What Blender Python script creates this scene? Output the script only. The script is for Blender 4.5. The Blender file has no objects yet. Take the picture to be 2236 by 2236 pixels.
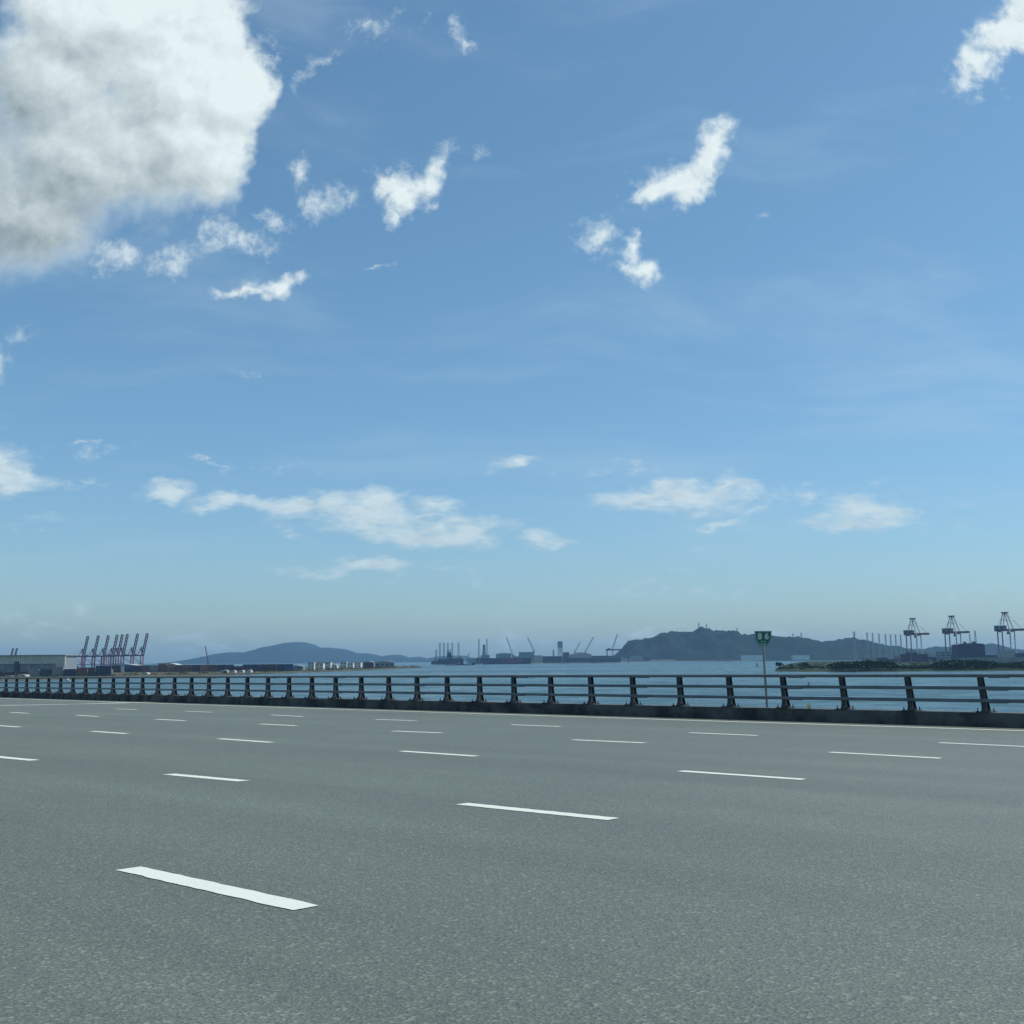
import bpy, bmesh, math, random
from mathutils import Vector, Matrix
import numpy as np

R = math.radians
rnd = random.Random(7)
C = bpy.context.scene.collection
scn = bpy.context.scene

# ------------------------------------------------------------------ camera
FPX, CX, CY = 2400.0, 1118.0, 1118.0          # focal length and centre, in pixels of the 2236 px photograph
CAM = Vector((0, 0, 16.0))                    # 16 m above the sea, on the bridge
def m_pit(a): c, s = math.cos(a), math.sin(a); return Matrix(((1, 0, 0), (0, c, s), (0, -s, c)))
def m_rol(a): c, s = math.cos(a), math.sin(a); return Matrix(((c, 0, s), (0, 1, 0), (-s, 0, c)))
def m_yaw(a): c, s = math.cos(a), math.sin(a); return Matrix(((c, s, 0), (-s, c, 0), (0, 0, 1)))
MW = m_rol(-0.0085) @ m_pit(0.13397)
cam_d = bpy.data.cameras.new('camera'); cam = bpy.data.objects.new('camera', cam_d); C.objects.link(cam)
cam_d.sensor_width = 36; cam_d.lens = 36 * FPX / 2236; cam_d.clip_start = 0.1; cam_d.clip_end = 90000
T = MW.transposed()
rx, up, bk = T @ Vector((1, 0, 0)), T @ Vector((0, 0, 1)), T @ Vector((0, -1, 0))
rot = Matrix((rx, up, bk)).transposed().to_4x4()
cam.matrix_world = Matrix.Translation(CAM) @ rot
scn.camera = cam

# ------------------------------------------------------------------ light
SUN_EL, SUN_AZ = R(62), R(80)                 # azimuth clockwise from +Y (the viewing direction)
sd = bpy.data.lights.new('sun', 'SUN'); sd.energy = 4.2; sd.angle = R(0.53); sd.color = (1.0, 0.96, 0.9)
sun = bpy.data.objects.new('sun', sd); C.objects.link(sun)
sv = Vector((math.sin(SUN_AZ) * math.cos(SUN_EL), math.cos(SUN_AZ) * math.cos(SUN_EL), math.sin(SUN_EL)))
sun.rotation_euler = sv.to_track_quat('Z', 'Y').to_euler(); sun.location = (0, 0, 60)
scn.view_settings.view_transform = 'Standard'; scn.view_settings.look = 'None'
scn.view_settings.exposure = 0.25; scn.view_settings.gamma = 1.0
scn.cycles.max_bounces = 6; scn.cycles.diffuse_bounces = 3; scn.cycles.glossy_bounces = 3
scn.cycles.volume_bounces = 1; scn.cycles.transparent_max_bounces = 8

# ------------------------------------------------------------------ world: sky with clouds by direction
world = bpy.data.worlds.new('World'); scn.world = world; world.use_nodes = True
SKY_STRENGTH = 0.1
SKY_TINT = (0.76, 1.04, 1.05)               # the air of the day is bluer and duller than the clean model sky
CLOUD_GAIN = 0.80

def px_dir(px, py):
    """direction in the world of a point of the photograph"""
    return T @ Vector(((px - CX) / FPX, 1.0, -(py - CY) / FPX))
def px_uv(px, py):
    d = px_dir(px, py); return d.x / d.y, d.z / d.y

class G:
    """tiny helper for node graphs"""
    def __init__(s, nt): s.nt = nt
    def n(s, typ, **kw):
        nd = s.nt.nodes.new(typ)
        for k, v in kw.items(): setattr(nd, k, v)
        return nd
    def put(s, sock, v):
        if isinstance(v, bpy.types.NodeSocket): s.nt.links.new(v, sock)
        elif v is not None: sock.default_value = v
    def math(s, op, a, b=None, c=None, clamp=False):
        nd = s.n('ShaderNodeMath', operation=op, use_clamp=clamp)
        for i, v in enumerate((a, b, c)):
            if v is not None: s.put(nd.inputs[i], v)
        return nd.outputs[0]
    def vmath(s, op, a, b=None):
        nd = s.n('ShaderNodeVectorMath', operation=op)
        s.put(nd.inputs[0], a)
        if b is not None: s.put(nd.inputs[1], b)
        return nd.outputs['Value' if op == 'LENGTH' else 'Vector']
    def noise(s, vec, scale, detail=4, rough=0.55, out='Fac'):
        nd = s.n('ShaderNodeTexNoise'); nd.inputs['Scale'].default_value = scale
        nd.inputs['Detail'].default_value = detail; nd.inputs['Roughness'].default_value = rough
        s.put(nd.inputs['Vector'], vec); return nd.outputs[out]
    def mix(s, f, a, b):
        nd = s.n('ShaderNodeMix', data_type='RGBA'); s.put(nd.inputs[0], f)
        s.put(nd.inputs[6], a); s.put(nd.inputs[7], b); return nd.outputs[2]
    def ramp(s, f, lo, hi):
        nd = s.n('ShaderNodeMapRange', interpolation_type='SMOOTHSTEP'); s.put(nd.inputs[0], f)
        nd.inputs[1].default_value = lo; nd.inputs[2].default_value = hi; return nd.outputs[0]

# clouds: (x, y, rx, ry, turn in degrees, weight) measured on a 1932 px print of the photograph
SOLID = [(215, 30, 205, 120, 0, 1.0), (70, 170, 170, 125, 0, 1.0), (330, 150, 165, 140, 20, 1.0),
         (345, 270, 140, 120, -20, 1.0), (170, 300, 250, 150, 0, 1.15), (40, 400, 215, 125, 0, 1.0),
         (425, 180, 95, 85, 20, .9), (-60, 300, 200, 220, 0, 1.0)]
PUFF = [(1338, 285, 27, 62, 22, .9), (1302, 345, 60, 48, 0, 1.0), (1242, 362, 45, 24, 0, .95), (1316, 382, 30, 30, 0, .9),
        (1900, 55, 75, 50, -35, 1.3), (1935, 20, 60, 60, 0, 1.3), (1850, 118, 48, 42, 0, 1.15), (1824, 140, 22, 36, 20, .8),
        (717, 357, 32, 30, 0, .95), (762, 375, 52, 28, 0, .95), (812, 348, 32, 38, 25, .95), (745, 398, 22, 22, 0, .6), (768, 358, 56, 34, 0, .9), (1285, 345, 70, 44, -15, .9), (1325, 330, 44, 60, 0, .9),
        (528, 541, 66, 20, 0, .95), (455, 556, 62, 11, 0, .7),
        (1193, 455, 19, 42, 0, .85), (1218, 508, 36, 20, 15, .8),
        (0, 895, 92, 34, 12, .8), (-20, 870, 60, 50, 0, .8), (-5, 690, 24, 34, 0, .7),
        (322, 930, 48, 18, -10, .8), (430, 948, 72, 18, 0, .75), (560, 958, 62, 24, 0, .85), (618, 955, 55, 30, 0, .9),
        (720, 962, 62, 38, 0, .9), (680, 985, 100, 26, 5, .85), (800, 998, 110, 26, 5, .95), (880, 995, 78, 22, 0, .85), (822, 955, 56, 18, 0, .7),
        (705, 1077, 82, 15, 0, .85), (735, 1072, 40, 16, 0, .85), (845, 1082, 55, 7, 0, .5), (600, 1082, 60, 9, 0, .35),
        (978, 870, 44, 13, -12, .6), (1017, 1019, 34, 14, 0, .6), (1050, 1028, 30, 7, 0, .4),
        (1290, 935, 138, 28, -7, .85), (1215, 945, 75, 18, 0, .7), (1380, 918, 62, 13, -6, .7),
        (1630, 955, 74, 27, 0, .75), (1618, 990, 100, 20, 3, .8), (1530, 938, 30, 12, 0, .55), (1700, 995, 40, 8, 0, .5),
        (1362, 990, 34, 8, -10, .5)]
WISP = [(575, 320, 24, 44, -15, .75), (608, 382, 52, 40, 0, .9), (640, 370, 22, 34, 0, .6),
        (430, 445, 90, 42, 10, .95), (335, 487, 64, 30, -15, .85), (215, 482, 70, 38, 0, .9), (500, 420, 50, 26, 0, .7),
        (492, 120, 44, 60, 0, .7), (1135, 445, 50, 46, 0, .85), (1150, 470, 40, 30, 0, .7), (873, 72, 20, 42, 0, .7),
        (830, 305, 80, 24, -15, .45), (1215, 355, 36, 36, 0, .5), (1830, 165, 60, 34, 0, .6),
        (1430, 950, 54, 20, -12, .55), (155, 1155, 34, 26, 0, .7), (60, 1168, 90, 26, 0, .45), (60, 980, 60, 22, 0, .45),
        (160, 910, 60, 12, 0, .45), (1660, 960, 130, 30, 0, .35), (1800, 1120, 90, 22, -8, .5), (380, 1208, 110, 22, 0, .5),
        (1465, 1190, 60, 16, 0, .7), (980, 1212, 90, 16, 0, .5), (1230, 1208, 90, 18, 0, .5), (1160, 882, 90, 14, 0, .4),
        (1290, 1115, 150, 14, 2, .4), (700, 40, 60, 20, 0, .3), (465, 15, 34, 18, 0, .5), (410, 880, 44, 8, 28, .6), (520, 878, 100, 10, 4, .45),
        (165, 850, 66, 9, -14, .5), (490, 712, 40, 8, 0, .4), (1290, 1078, 44, 8, 0, .5), (1335, 1032, 40, 8, 0, .5), (715, 516, 30, 6, -20, .55), (1425, 425, 20, 7, -30, .45),
        (600, 120, 90, 13, -40, .33), (40, 635, 30, 16, 0, .4)]

PUFF = [(x, y, a * 1.14, b * 1.22, t, w) if y > 900 else (x, y, a, b, t, w) for (x, y, a, b, t, w) in PUFF]
def blob_group(name, blobs):
    """node group: vector -> strongest blob value (1 at a centre, 0 at a rim)"""
    gt = bpy.data.node_groups.new(name, 'ShaderNodeTree')
    gt.interface.new_socket('Vector', in_out='INPUT', socket_type='NodeSocketVector')
    gt.interface.new_socket('Value', in_out='OUTPUT', socket_type='NodeSocketFloat')
    g = G(gt); gi = g.n('NodeGroupInput'); go = g.n('NodeGroupOutput'); acc = None
    for (x, y, a, b, turn, w) in blobs:
        s = 2236 / 1932.0
        u, v = px_uv(x * s, y * s)
        u1, v1 = px_uv(x * s + 40, y * s); u2, v2 = px_uv(x * s, y * s - 40)
        ku, kv = math.hypot(u1 - u, v1 - v) / 40, math.hypot(u2 - u, v2 - v) / 40
        mp = g.n('ShaderNodeMapping', vector_type='TEXTURE'); 
        if acc is None: g.put(mp.inputs['Vector'], gi.outputs[0])
        else:                                    # a vanishing term keeps the nodes in sequence (shader memory)
            q = g.n('ShaderNodeVectorMath', operation='MULTIPLY_ADD'); g.put(q.inputs[0], acc); q.inputs[1].default_value = (1e-7,) * 3
            g.put(q.inputs[2], gi.outputs[0]); g.put(mp.inputs['Vector'], q.outputs[0])
        mp.inputs['Location'].default_value = (u, v, 0); mp.inputs['Rotation'].default_value = (0, 0, -R(turn))
        mp.inputs['Scale'].default_value = (a * s * ku, b * s * kv, 1)
        ln = g.vmath('LENGTH', mp.outputs[0])
        val = g.math('MULTIPLY_ADD', ln, -w, w)
        acc = val if acc is None else g.math('SMOOTH_MAX', acc, val, 0.12)
    g.put(go.inputs[0], acc); return gt

def build_world():
    nt = world.node_tree; nt.nodes.clear(); g = G(nt)
    out = g.n('ShaderNodeOutputWorld')
    sky = g.n('ShaderNodeTexSky', sky_type='NISHITA', sun_disc=False)
    sky.sun_elevation = SUN_EL; sky.sun_rotation = SUN_AZ; sky.air_density = 1.0; sky.dust_density = 1.0; sky.ozone_density = 2.5
    sky.altitude = 20
    geo = g.n('ShaderNodeTexCoord').outputs['Generated']
    sep = g.n('ShaderNodeSeparateXYZ'); g.put(sep.inputs[0], geo)
    yy = g.math('MAXIMUM', sep.outputs[1], 0.02)
    u = g.math('DIVIDE', sep.outputs[0], yy); v = g.math('DIVIDE', sep.outputs[2], yy)
    cmb = g.n('ShaderNodeCombineXYZ'); g.put(cmb.inputs[0], u); g.put(cmb.inputs[1], v); P = cmb.outputs[0]
    tint = g.vmath('MULTIPLY', sky.outputs[0], SKY_TINT)
    tint = g.vmath('MULTIPLY', tint, g.mix(g.ramp(sep.outputs[2], -0.05, 0.42), (0.93, 0.88, 1.0, 1), (1, 1, 1, 1)))
    bg0 = g.n('ShaderNodeBackground'); g.put(bg0.inputs['Color'], tint); bg0.inputs['Strength'].default_value = SKY_STRENGTH
    vy = g.math('MULTIPLY_ADD', g.math('SMOOTH_MIN', v, 0.26, 0.12), 1.5, v)      # detail flattens towards the horizon
    cm2 = g.n('ShaderNodeCombineXYZ'); g.put(cm2.inputs[0], u); g.put(cm2.inputs[1], vy); N2 = cm2.outputs[0]
    def n2(vec, scale, detail, rough, out='Fac'):
        nd = g.n('ShaderNodeTexNoise', noise_dimensions='2D'); nd.inputs['Scale'].default_value = scale
        nd.inputs['Detail'].default_value = detail; nd.inputs['Roughness'].default_value = rough; g.put(nd.inputs['Vector'], vec); return nd.outputs[out]
    def grp(tree, vec):
        nd = g.n('ShaderNodeGroup'); nd.node_tree = tree; g.put(nd.inputs[0], vec); return nd.outputs[0]
    def warp(vec, src, scale, amt, det=3):
        w0 = g.vmath('SUBTRACT', n2(src, scale, det, .6, 'Color'), (0.5, 0.5, 0.5))
        sc = g.n('ShaderNodeVectorMath', operation='SCALE'); g.put(sc.inputs[0], w0); sc.inputs['Scale'].default_value = amt
        return g.vmath('ADD', vec, sc.outputs[0])
    def pick(lst, x0, x1, y0, y1):
        return [b for b in lst if b[0] + b[2] * 1.7 + 45 > x0 and b[0] - b[2] * 1.7 - 45 < x1 and b[1] + b[3] * 1.7 + 45 > y0 and b[1] - b[3] * 1.7 - 45 < y1]
    def region(tag_, x0, x1, y0, y1, bank, k=1.0):
        """a patch of sky with its own clouds"""
        puff, wisp = pick(PUFF, x0, x1, y0, y1), pick(WISP, x0, x1, y0, y1)
        Pw = warp(P, N2, 15, 0.045); Nw = warp(N2, N2, 30, 0.012, 2)
        f2 = g.math('SUBTRACT', n2(Nw, 34 * k, 8, .58 + .06 * k), 0.5); f3 = g.math('SUBTRACT', n2(Nw, 42, 8, .69), 0.5)
        b = g.math('MULTIPLY_ADD', f2, 2.1 * k ** .6, grp(blob_group('cloud_puffs_' + tag_, puff), Pw))
        c = g.math('MULTIPLY_ADD', f3, 2.6, g.math('SUBTRACT', grp(blob_group('cloud_wisps_' + tag_, wisp), Pw), 0.10))
        B = g.ramp(b, -0.22, 0.86); Cc = g.math('MULTIPLY', g.ramp(c, -0.15, 1.3), 0.85)
        fd = g.math('SUBTRACT', f2, g.math('SUBTRACT', n2(g.vmath('ADD', Nw, (0.007, 0.010, 0)), 34, 3, .6), 0.5))
        shb = g.math('MULTIPLY_ADD', fd, 0.35, g.math('MULTIPLY_ADD', g.ramp(b, 0.2, 1.1), -0.03, 0.97))
        vm = g.n('ShaderNodeMapping'); vm.inputs['Rotation'].default_value = (0, 0, .25); vm.inputs['Scale'].default_value = (1.3, 5.0, 1); g.put(vm.inputs['Vector'], warp(N2, N2, 3, .12, 2))
        veil = g.math('MULTIPLY', g.ramp(n2(vm.outputs[0], 1.6, 5, .6), 0.46, 0.80), 0.15)
        one = g.math('MULTIPLY', g.math('SUBTRACT', 1.0, B), g.math('SUBTRACT', 1.0, Cc)); one = g.math('MULTIPLY', one, g.math('SUBTRACT', 1.0, veil)); shade = shb
        if bank:
            gs = blob_group('cloud_bank', SOLID)
            f1 = g.math('SUBTRACT', n2(Nw, 9.5, 10, .62), 0.5)
            gs1 = grp(gs, Pw)
            a = g.math('MULTIPLY_ADD', f1, 0.95, gs1)
            off = (0.014, 0.019, 0)
            a2 = g.math('MULTIPLY_ADD', g.math('SUBTRACT', n2(g.vmath('ADD', Nw, off), 9.5, 6, .60), 0.5), 0.95, grp(gs, g.vmath('ADD', Pw, off)))
            off = (0.07, 0.075, 0)
            a3 = g.math('MULTIPLY_ADD', g.math('SUBTRACT', n2(g.vmath('ADD', Nw, off), 9.5, 2, .55), 0.5), 0.35, grp(gs, g.vmath('ADD', Pw, off)))
            low = g.ramp(g.math('MULTIPLY_ADD', v, 1.0, g.math('MULTIPLY', u, .9)), 0.30, 0.03)
            mr = g.n('ShaderNodeMapRange', interpolation_type='SMOOTHSTEP'); g.put(mr.inputs[0], a); mr.inputs[1].default_value = -0.12
            g.put(mr.inputs[2], g.math('MULTIPLY_ADD', low, .55, 0.16)); A = mr.outputs[0]; one = g.math('MULTIPLY', one, g.math('SUBTRACT', 1.0, A))
            lit = g.math('SUBTRACT', a, a2)
            deep = g.ramp(a3, 0.0, 0.80)                      # how much cloud lies towards the sun
            sh = g.math('MULTIPLY_ADD', deep, -0.09, g.math('MULTIPLY_ADD', lit, 0.55, g.math('MULTIPLY_ADD', fd, .38, 0.86)))
            sh = g.math('MULTIPLY_ADD', low, -0.38, sh)
            sh = g.math('MINIMUM', g.math('MAXIMUM', sh, 0.0), 1.08)
            shade = g.mix(A, shb, sh)
        cover = g.math('SUBTRACT', 1.0, one)
        CL = g.mix(shade, (0.16, 0.235, 0.28, 1), (0.84, 0.95, 0.97, 1))
        # clouds low over the horizon are seen through more air
        CL = g.vmath('MULTIPLY', CL, g.mix(g.ramp(v, 0.0, 0.36), (0.62, 0.72, 0.80, 1), (1, 1, 1, 1)))
        sc = g.n('ShaderNodeVectorMath', operation='SCALE'); g.put(sc.inputs[0], CL); sc.inputs['Scale'].default_value = CLOUD_GAIN / SKY_STRENGTH
        bg = g.n('ShaderNodeBackground'); g.put(bg.inputs['Color'], g.mix(cover, tint, sc.outputs[0])); bg.inputs['Strength'].default_value = SKY_STRENGTH
        return bg.outputs[0]
    def mixs(f, a, b):
        m = g.n('ShaderNodeMixShader'); g.put(m.inputs[0], f); nt.links.new(a, m.inputs[1]); nt.links.new(b, m.inputs[2]); return m.outputs[0]
    S_ = 2236 / 1932; ymid = px_uv(966 * S_, 625 * S_)[1]; xmid = px_uv(680 * S_, 300 * S_)[0]
    ul = region('upper_left', -300, 680, -200, 625, True); ur = region('upper_right', 680, 2200, -200, 625, False)
    lo = region('low', -300, 2300, 625, 1300, False, .6)
    upper = mixs(g.math('GREATER_THAN', u, xmid), ul, ur); front_ = mixs(g.math('GREATER_THAN', v, ymid), lo, upper)
    inside = g.math('MULTIPLY', g.math('GREATER_THAN', sep.outputs[1], 0.3), g.math('MULTIPLY', g.math('GREATER_THAN', sep.outputs[2], 0.0), g.math('LESS_THAN', g.math('MAXIMUM', g.math('ABSOLUTE', u), v), 0.95)))
    nt.links.new(mixs(inside, bg0.outputs[0], front_), out.inputs[0])
build_world()

# ------------------------------------------------------------------ helpers
def mat(name, color, rough=0.7, metal=0.0, var=0.0, vscale=1.0, bump=0.0, bscale=1.0, color2=None, spec=0.5, detail=4):
    m = bpy.data.materials.new(name); m.use_nodes = True; nt = m.node_tree; g = G(nt)
    p = nt.nodes['Principled BSDF']; p.inputs['Roughness'].default_value = rough; p.inputs['Metallic'].default_value = metal
    p.inputs['Specular IOR Level'].default_value = spec
    pos = g.n('ShaderNodeTexCoord').outputs['Object']
    c2 = color2 if color2 else tuple(max(0, x * (1 - var)) for x in color)
    f = g.ramp(g.noise(pos, vscale, detail, .6), 0.35, 0.65)
    g.put(p.inputs['Base Color'], g.mix(f, (*color, 1), (*c2, 1)))
    if bump:
        b = g.n('ShaderNodeBump'); b.inputs['Strength'].default_value = bump; b.inputs['Distance'].default_value = 0.1 / max(bscale, .1)
        g.put(b.inputs['Height'], g.noise(pos, bscale, 5)); nt.links.new(b.outputs[0], p.inputs['Normal'])
    return m

class MB:
    def __init__(s): s.v = []; s.f = []
    def add(s, vs, fs):
        o = len(s.v); s.v += [tuple(v) for v in vs]; s.f += [tuple(i + o for i in f) for f in fs]
    def box(s, c, d, rz=0.0):
        cx, cy, cz = c; a, b, h = d[0] / 2, d[1] / 2, d[2] / 2; co, si = math.cos(rz), math.sin(rz)
        vs = [(cx + x * co - y * si, cy + x * si + y * co, cz + z) for z in (-h, h) for x, y in ((-a, -b), (a, -b), (a, b), (-a, b))]
        s.add(vs, [(3, 2, 1, 0), (4, 5, 6, 7), (0, 1, 5, 4), (1, 2, 6, 5), (2, 3, 7, 6), (3, 0, 4, 7)])
    def bar(s, p, q, w, h=None):
        p, q = Vector(p), Vector(q); h = h or w; d = (q - p)
        if d.length < 1e-6: return
        d.normalize(); ref = Vector((0, 0, 1)) if abs(d.z) < .95 else Vector((0, 1, 0))
        a = d.cross(ref).normalized(); b = a.cross(d).normalized()
        vs = [e + a * (x * w / 2) + b * (y * h / 2) for e in (p, q) for x, y in ((-1, -1), (1, -1), (1, 1), (-1, 1))]
        s.add(vs, [(3, 2, 1, 0), (4, 5, 6, 7), (0, 1, 5, 4), (1, 2, 6, 5), (2, 3, 7, 6), (3, 0, 4, 7)])
    def tube(s, p, q, r0, r1=None, n=10):
        p, q = Vector(p), Vector(q); r1 = r0 if r1 is None else r1; d = (q - p).normalized()
        ref = Vector((0, 0, 1)) if abs(d.z) < .95 else Vector((0, 1, 0)); a = d.cross(ref).normalized(); b = a.cross(d)
        vs = []
        for e, r in ((p, r0), (q, r1)):
            for i in range(n):
                t = 2 * math.pi * i / n; vs.append(e + a * (math.cos(t) * r) + b * (math.sin(t) * r))
        fs = [(i, (i + 1) % n, n + (i + 1) % n, n + i) for i in range(n)] + [tuple(range(n - 1, -1, -1)), tuple(range(n, 2 * n))]
        s.add(vs, fs)
    def prism(s, pts, ax_o, ax_u, ax_v, ax_w, t):
        """outline pts (u,v) extruded by t along ax_w, centred"""
        n = len(pts); vs = []
        for k in (-.5, .5):
            for (u, v) in pts: vs.append(Vector(ax_o) + ax_u * u + ax_v * v + ax_w * (k * t))
        s.add(vs, [tuple(range(n - 1, -1, -1)), tuple(range(n, 2 * n))] + [(i, (i + 1) % n, n + (i + 1) % n, n + i) for i in range(n)])
    def build(s, name, m, parent=None, smooth=False, bevel=0.0):
        me = bpy.data.meshes.new(name); me.from_pydata(s.v, [], s.f); me.update()
        bm = bmesh.new(); bm.from_mesh(me)
        if bevel: bmesh.ops.bevel(bm, geom=list(bm.edges), offset=bevel, segments=2, affect='EDGES', clamp_overlap=True)
        bmesh.ops.recalc_face_normals(bm, faces=bm.faces); bm.to_mesh(me); bm.free()
        if smooth: me.shade_smooth()
        me.materials.append(m)
        o = bpy.data.objects.new(name, me); C.objects.link(o)
        if parent: o.parent = parent
        return o
def tag(o, label=None, cat=None, group=None, kind=None):
    if label: o['label'] = label
    if cat: o['category'] = cat
    if group: o['group'] = group
    if kind: o['kind'] = kind
    return o
def empty(name, loc=(0, 0, 0), rz=0.0, label=None, cat=None, group=None):
    o = bpy.data.objects.new(name, None); C.objects.link(o); o.location = loc; o.rotation_euler = (0, 0, rz)
    o.empty_display_size = 0.2
    return tag(o, label, cat, group)
def copy_tree(o, parent=None):
    c = o.copy(); C.objects.link(c)
    if parent: c.parent = parent
    for ch in [x for x in bpy.data.objects if x.parent is o]: copy_tree(ch, c)
    return c
def children(o): return [x for x in bpy.data.objects if x.parent is o]
def at(px, py, D):
    """world point seen at pixel px,py at distance D straight ahead"""
    d = px_dir(px, py); return CAM + d * (D / d.y)
def on(px, D, z=0.0, yh=1440):
    """world point on the level z, in the column px, at distance D"""
    p = at(px, yh, D); q = at(px, yh + 30, D)            # correct the column for the slight roll
    t = (z - p.z) / (q.z - p.z) if abs(q.z - p.z) > 1e-9 else 0
    r = p.lerp(q, t); r.z = z; return r
def mpp(D): return D / FPX                               # metres per photograph pixel

# ------------------------------------------------------------------ road frame (fitted to the lane markings and the railing)
H_R, K, KV = 1.2, 0.00161, -0.00006
MR = m_rol(-0.00161) @ m_pit(0.14655) @ m_yaw(0.73005)
RW = T @ MR
def W(sx, off, z=0.0):
    return CAM + RW @ Vector((sx, off + 0.5 * K * sx * sx, z + 0.5 * KV * sx * sx - H_R))
AX = (RW @ Vector((1, 0, 0))).normalized(); AY = (RW @ Vector((0, 1, 0))).normalized(); AZ = (RW @ Vector((0, 0, 1))).normalized()
def proj(P):
    q = MW @ (P - CAM); return CX + FPX * q.x / q.y, CY - FPX * q.z / q.y
def inv(px, py):
    """photograph pixel -> (sx, off) on the road"""
    d = (RW.transposed() @ T) @ Vector(((px - CX) / FPX, 1, -(py - CY) / FPX)); z = -H_R
    for _ in range(6):
        t = z / d.z; x = d.x * t; z = -H_R + 0.5 * KV * x * x
    return x, d.y * t - 0.5 * K * x * x
def solve(px, off, z=0.0):
    lo, hi = -140.0, 12.0
    for _ in range(50):
        m = (lo + hi) / 2
        if proj(W(m, off, z))[0] < px: lo = m
        else: hi = m
    return (lo + hi) / 2
LW, OFF0, EDGE, BK = 4.08, 3.648, 4.85, 1.2
OFF_EDGE = OFF0 + 4 * LW + EDGE            # solid edge line
OFF_K = OFF_EDGE + BK                      # face of the kerb
HC, HR = 0.32, 1.20

# ------------------------------------------------------------------ materials
def asphalt():
    m = bpy.data.materials.new('asphalt'); m.use_nodes = True; nt = m.node_tree; g = G(nt); p = nt.nodes['Principled BSDF']
    pos = g.n('ShaderNodeTexCoord').outputs['Object']
    # object space = road space: x along the lanes, y across
    fine = g.noise(pos, 74, 3, .7); mid = g.noise(pos, 34, 4, .72)
    vo = g.n('ShaderNodeTexVoronoi'); vo.inputs['Scale'].default_value = 62; g.put(vo.inputs['Vector'], pos)
    stretch = g.n('ShaderNodeMapping'); stretch.inputs['Scale'].default_value = (0.03, 0.75, 1); g.put(stretch.inputs['Vector'], pos)
    tracks = g.noise(stretch.outputs[0], 1.0, 4, .55)
    patch = g.noise(pos, 0.25, 5, .55)
    c = g.mix(g.ramp(fine, .36, .66), (0.040, 0.052, 0.038, 1), (0.102, 0.124, 0.092, 1))
    sepc = g.n('ShaderNodeSeparateColor'); g.put(sepc.inputs[0], vo.outputs['Color'])
    c = g.mix(g.math('MULTIPLY', g.ramp(sepc.outputs[0], .80, .99), .6), c, (0.165, 0.195, 0.150, 1))
    c = g.mix(g.math('MULTIPLY', g.ramp(sepc.outputs[1], .72, .95), .6), c, (0.028, 0.036, 0.034, 1))
    t = g.math('MULTIPLY_ADD', g.math('SUBTRACT', tracks, .5), .55, g.math('MULTIPLY_ADD', g.math('SUBTRACT', patch, .5), .4, 1.0))
    t = g.math('MULTIPLY_ADD', g.math('SUBTRACT', mid, .5), .75, t)
    sx = g.n('ShaderNodeSeparateXYZ'); g.put(sx.inputs[0], pos)
    wob = g.math('MULTIPLY_ADD', g.math('SUBTRACT', g.noise(stretch.outputs[0], 3.0, 2, .5), .5), 2.2, sx.outputs[1])
    wheel = g.math('COSINE', g.math('MULTIPLY', wob, 2 * math.pi / 2.04))       # two wheel tracks to a lane
    t = g.math('MULTIPLY_ADD', g.math('MULTIPLY', wheel, g.ramp(patch, .35, .65)), .055, t)
    drip = g.ramp(g.noise(pos, 1.7, 3, .5), .70, .80); t = g.math('MULTIPLY_ADD', drip, -.16, t)
    sc = g.n('ShaderNodeVectorMath', operation='SCALE'); g.put(sc.inputs[0], c); g.put(sc.inputs['Scale'], t)
    g.put(p.inputs['Base Color'], sc.outputs[0]); p.inputs['Roughness'].default_value = 0.55; p.inputs['Specular IOR Level'].default_value = 0.75
    b = g.n('ShaderNodeBump'); b.inputs['Strength'].default_value = 0.55; b.inputs['Distance'].default_value = 0.006
    g.put(b.inputs['Height'], g.math('ADD', vo.outputs['Distance'], fine)); nt.links.new(b.outputs[0], p.inputs['Normal'])
    return m
M_ASPH = asphalt()
def paint():
    m = bpy.data.materials.new('road_paint'); m.use_nodes = True; nt = m.node_tree; g = G(nt); p = nt.nodes['Principled BSDF']
    pos = g.n('ShaderNodeTexCoord').outputs['Object']
    n1 = g.noise(pos, 60, 5, .7); n2 = g.noise(pos, 2.0, 4, .6)
    f = g.ramp(g.math('ADD', g.math('MULTIPLY', n1, .7), g.math('MULTIPLY', n2, .3)), .53, .70)
    g.put(p.inputs['Base Color'], g.mix(f, (0.50, 0.54, 0.48, 1), (0.25, 0.28, 0.25, 1))); p.inputs['Roughness'].default_value = .6
    return m
M_PAINT = paint()
M_REFLECTION = mat('reflection_paint', (0.40, 0.43, 0.40), .8, var=.35, vscale=3)  # pale tone standing in for a reflection over the road
M_KERB = mat('weathered_concrete', (0.115, 0.112, 0.100), .95, vscale=1.5, color2=(0.036, 0.038, 0.038), bump=.4, bscale=12, detail=7)
M_RAIL = mat('painted_rail', (0.125, 0.155, 0.178), .42, metal=.1, var=.22, vscale=2.2, detail=6)
M_POST = mat('painted_post', (0.055, 0.066, 0.074), .6, metal=.15, var=.45, vscale=5, bump=.2, bscale=18, detail=6)
M_STEEL = mat('galvanised_steel', (0.30, 0.31, 0.32), .45, metal=.6, var=.25, vscale=6)
M_CONC = mat('bridge_concrete', (0.30, 0.30, 0.28), .9, var=.25, vscale=.6)

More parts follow.
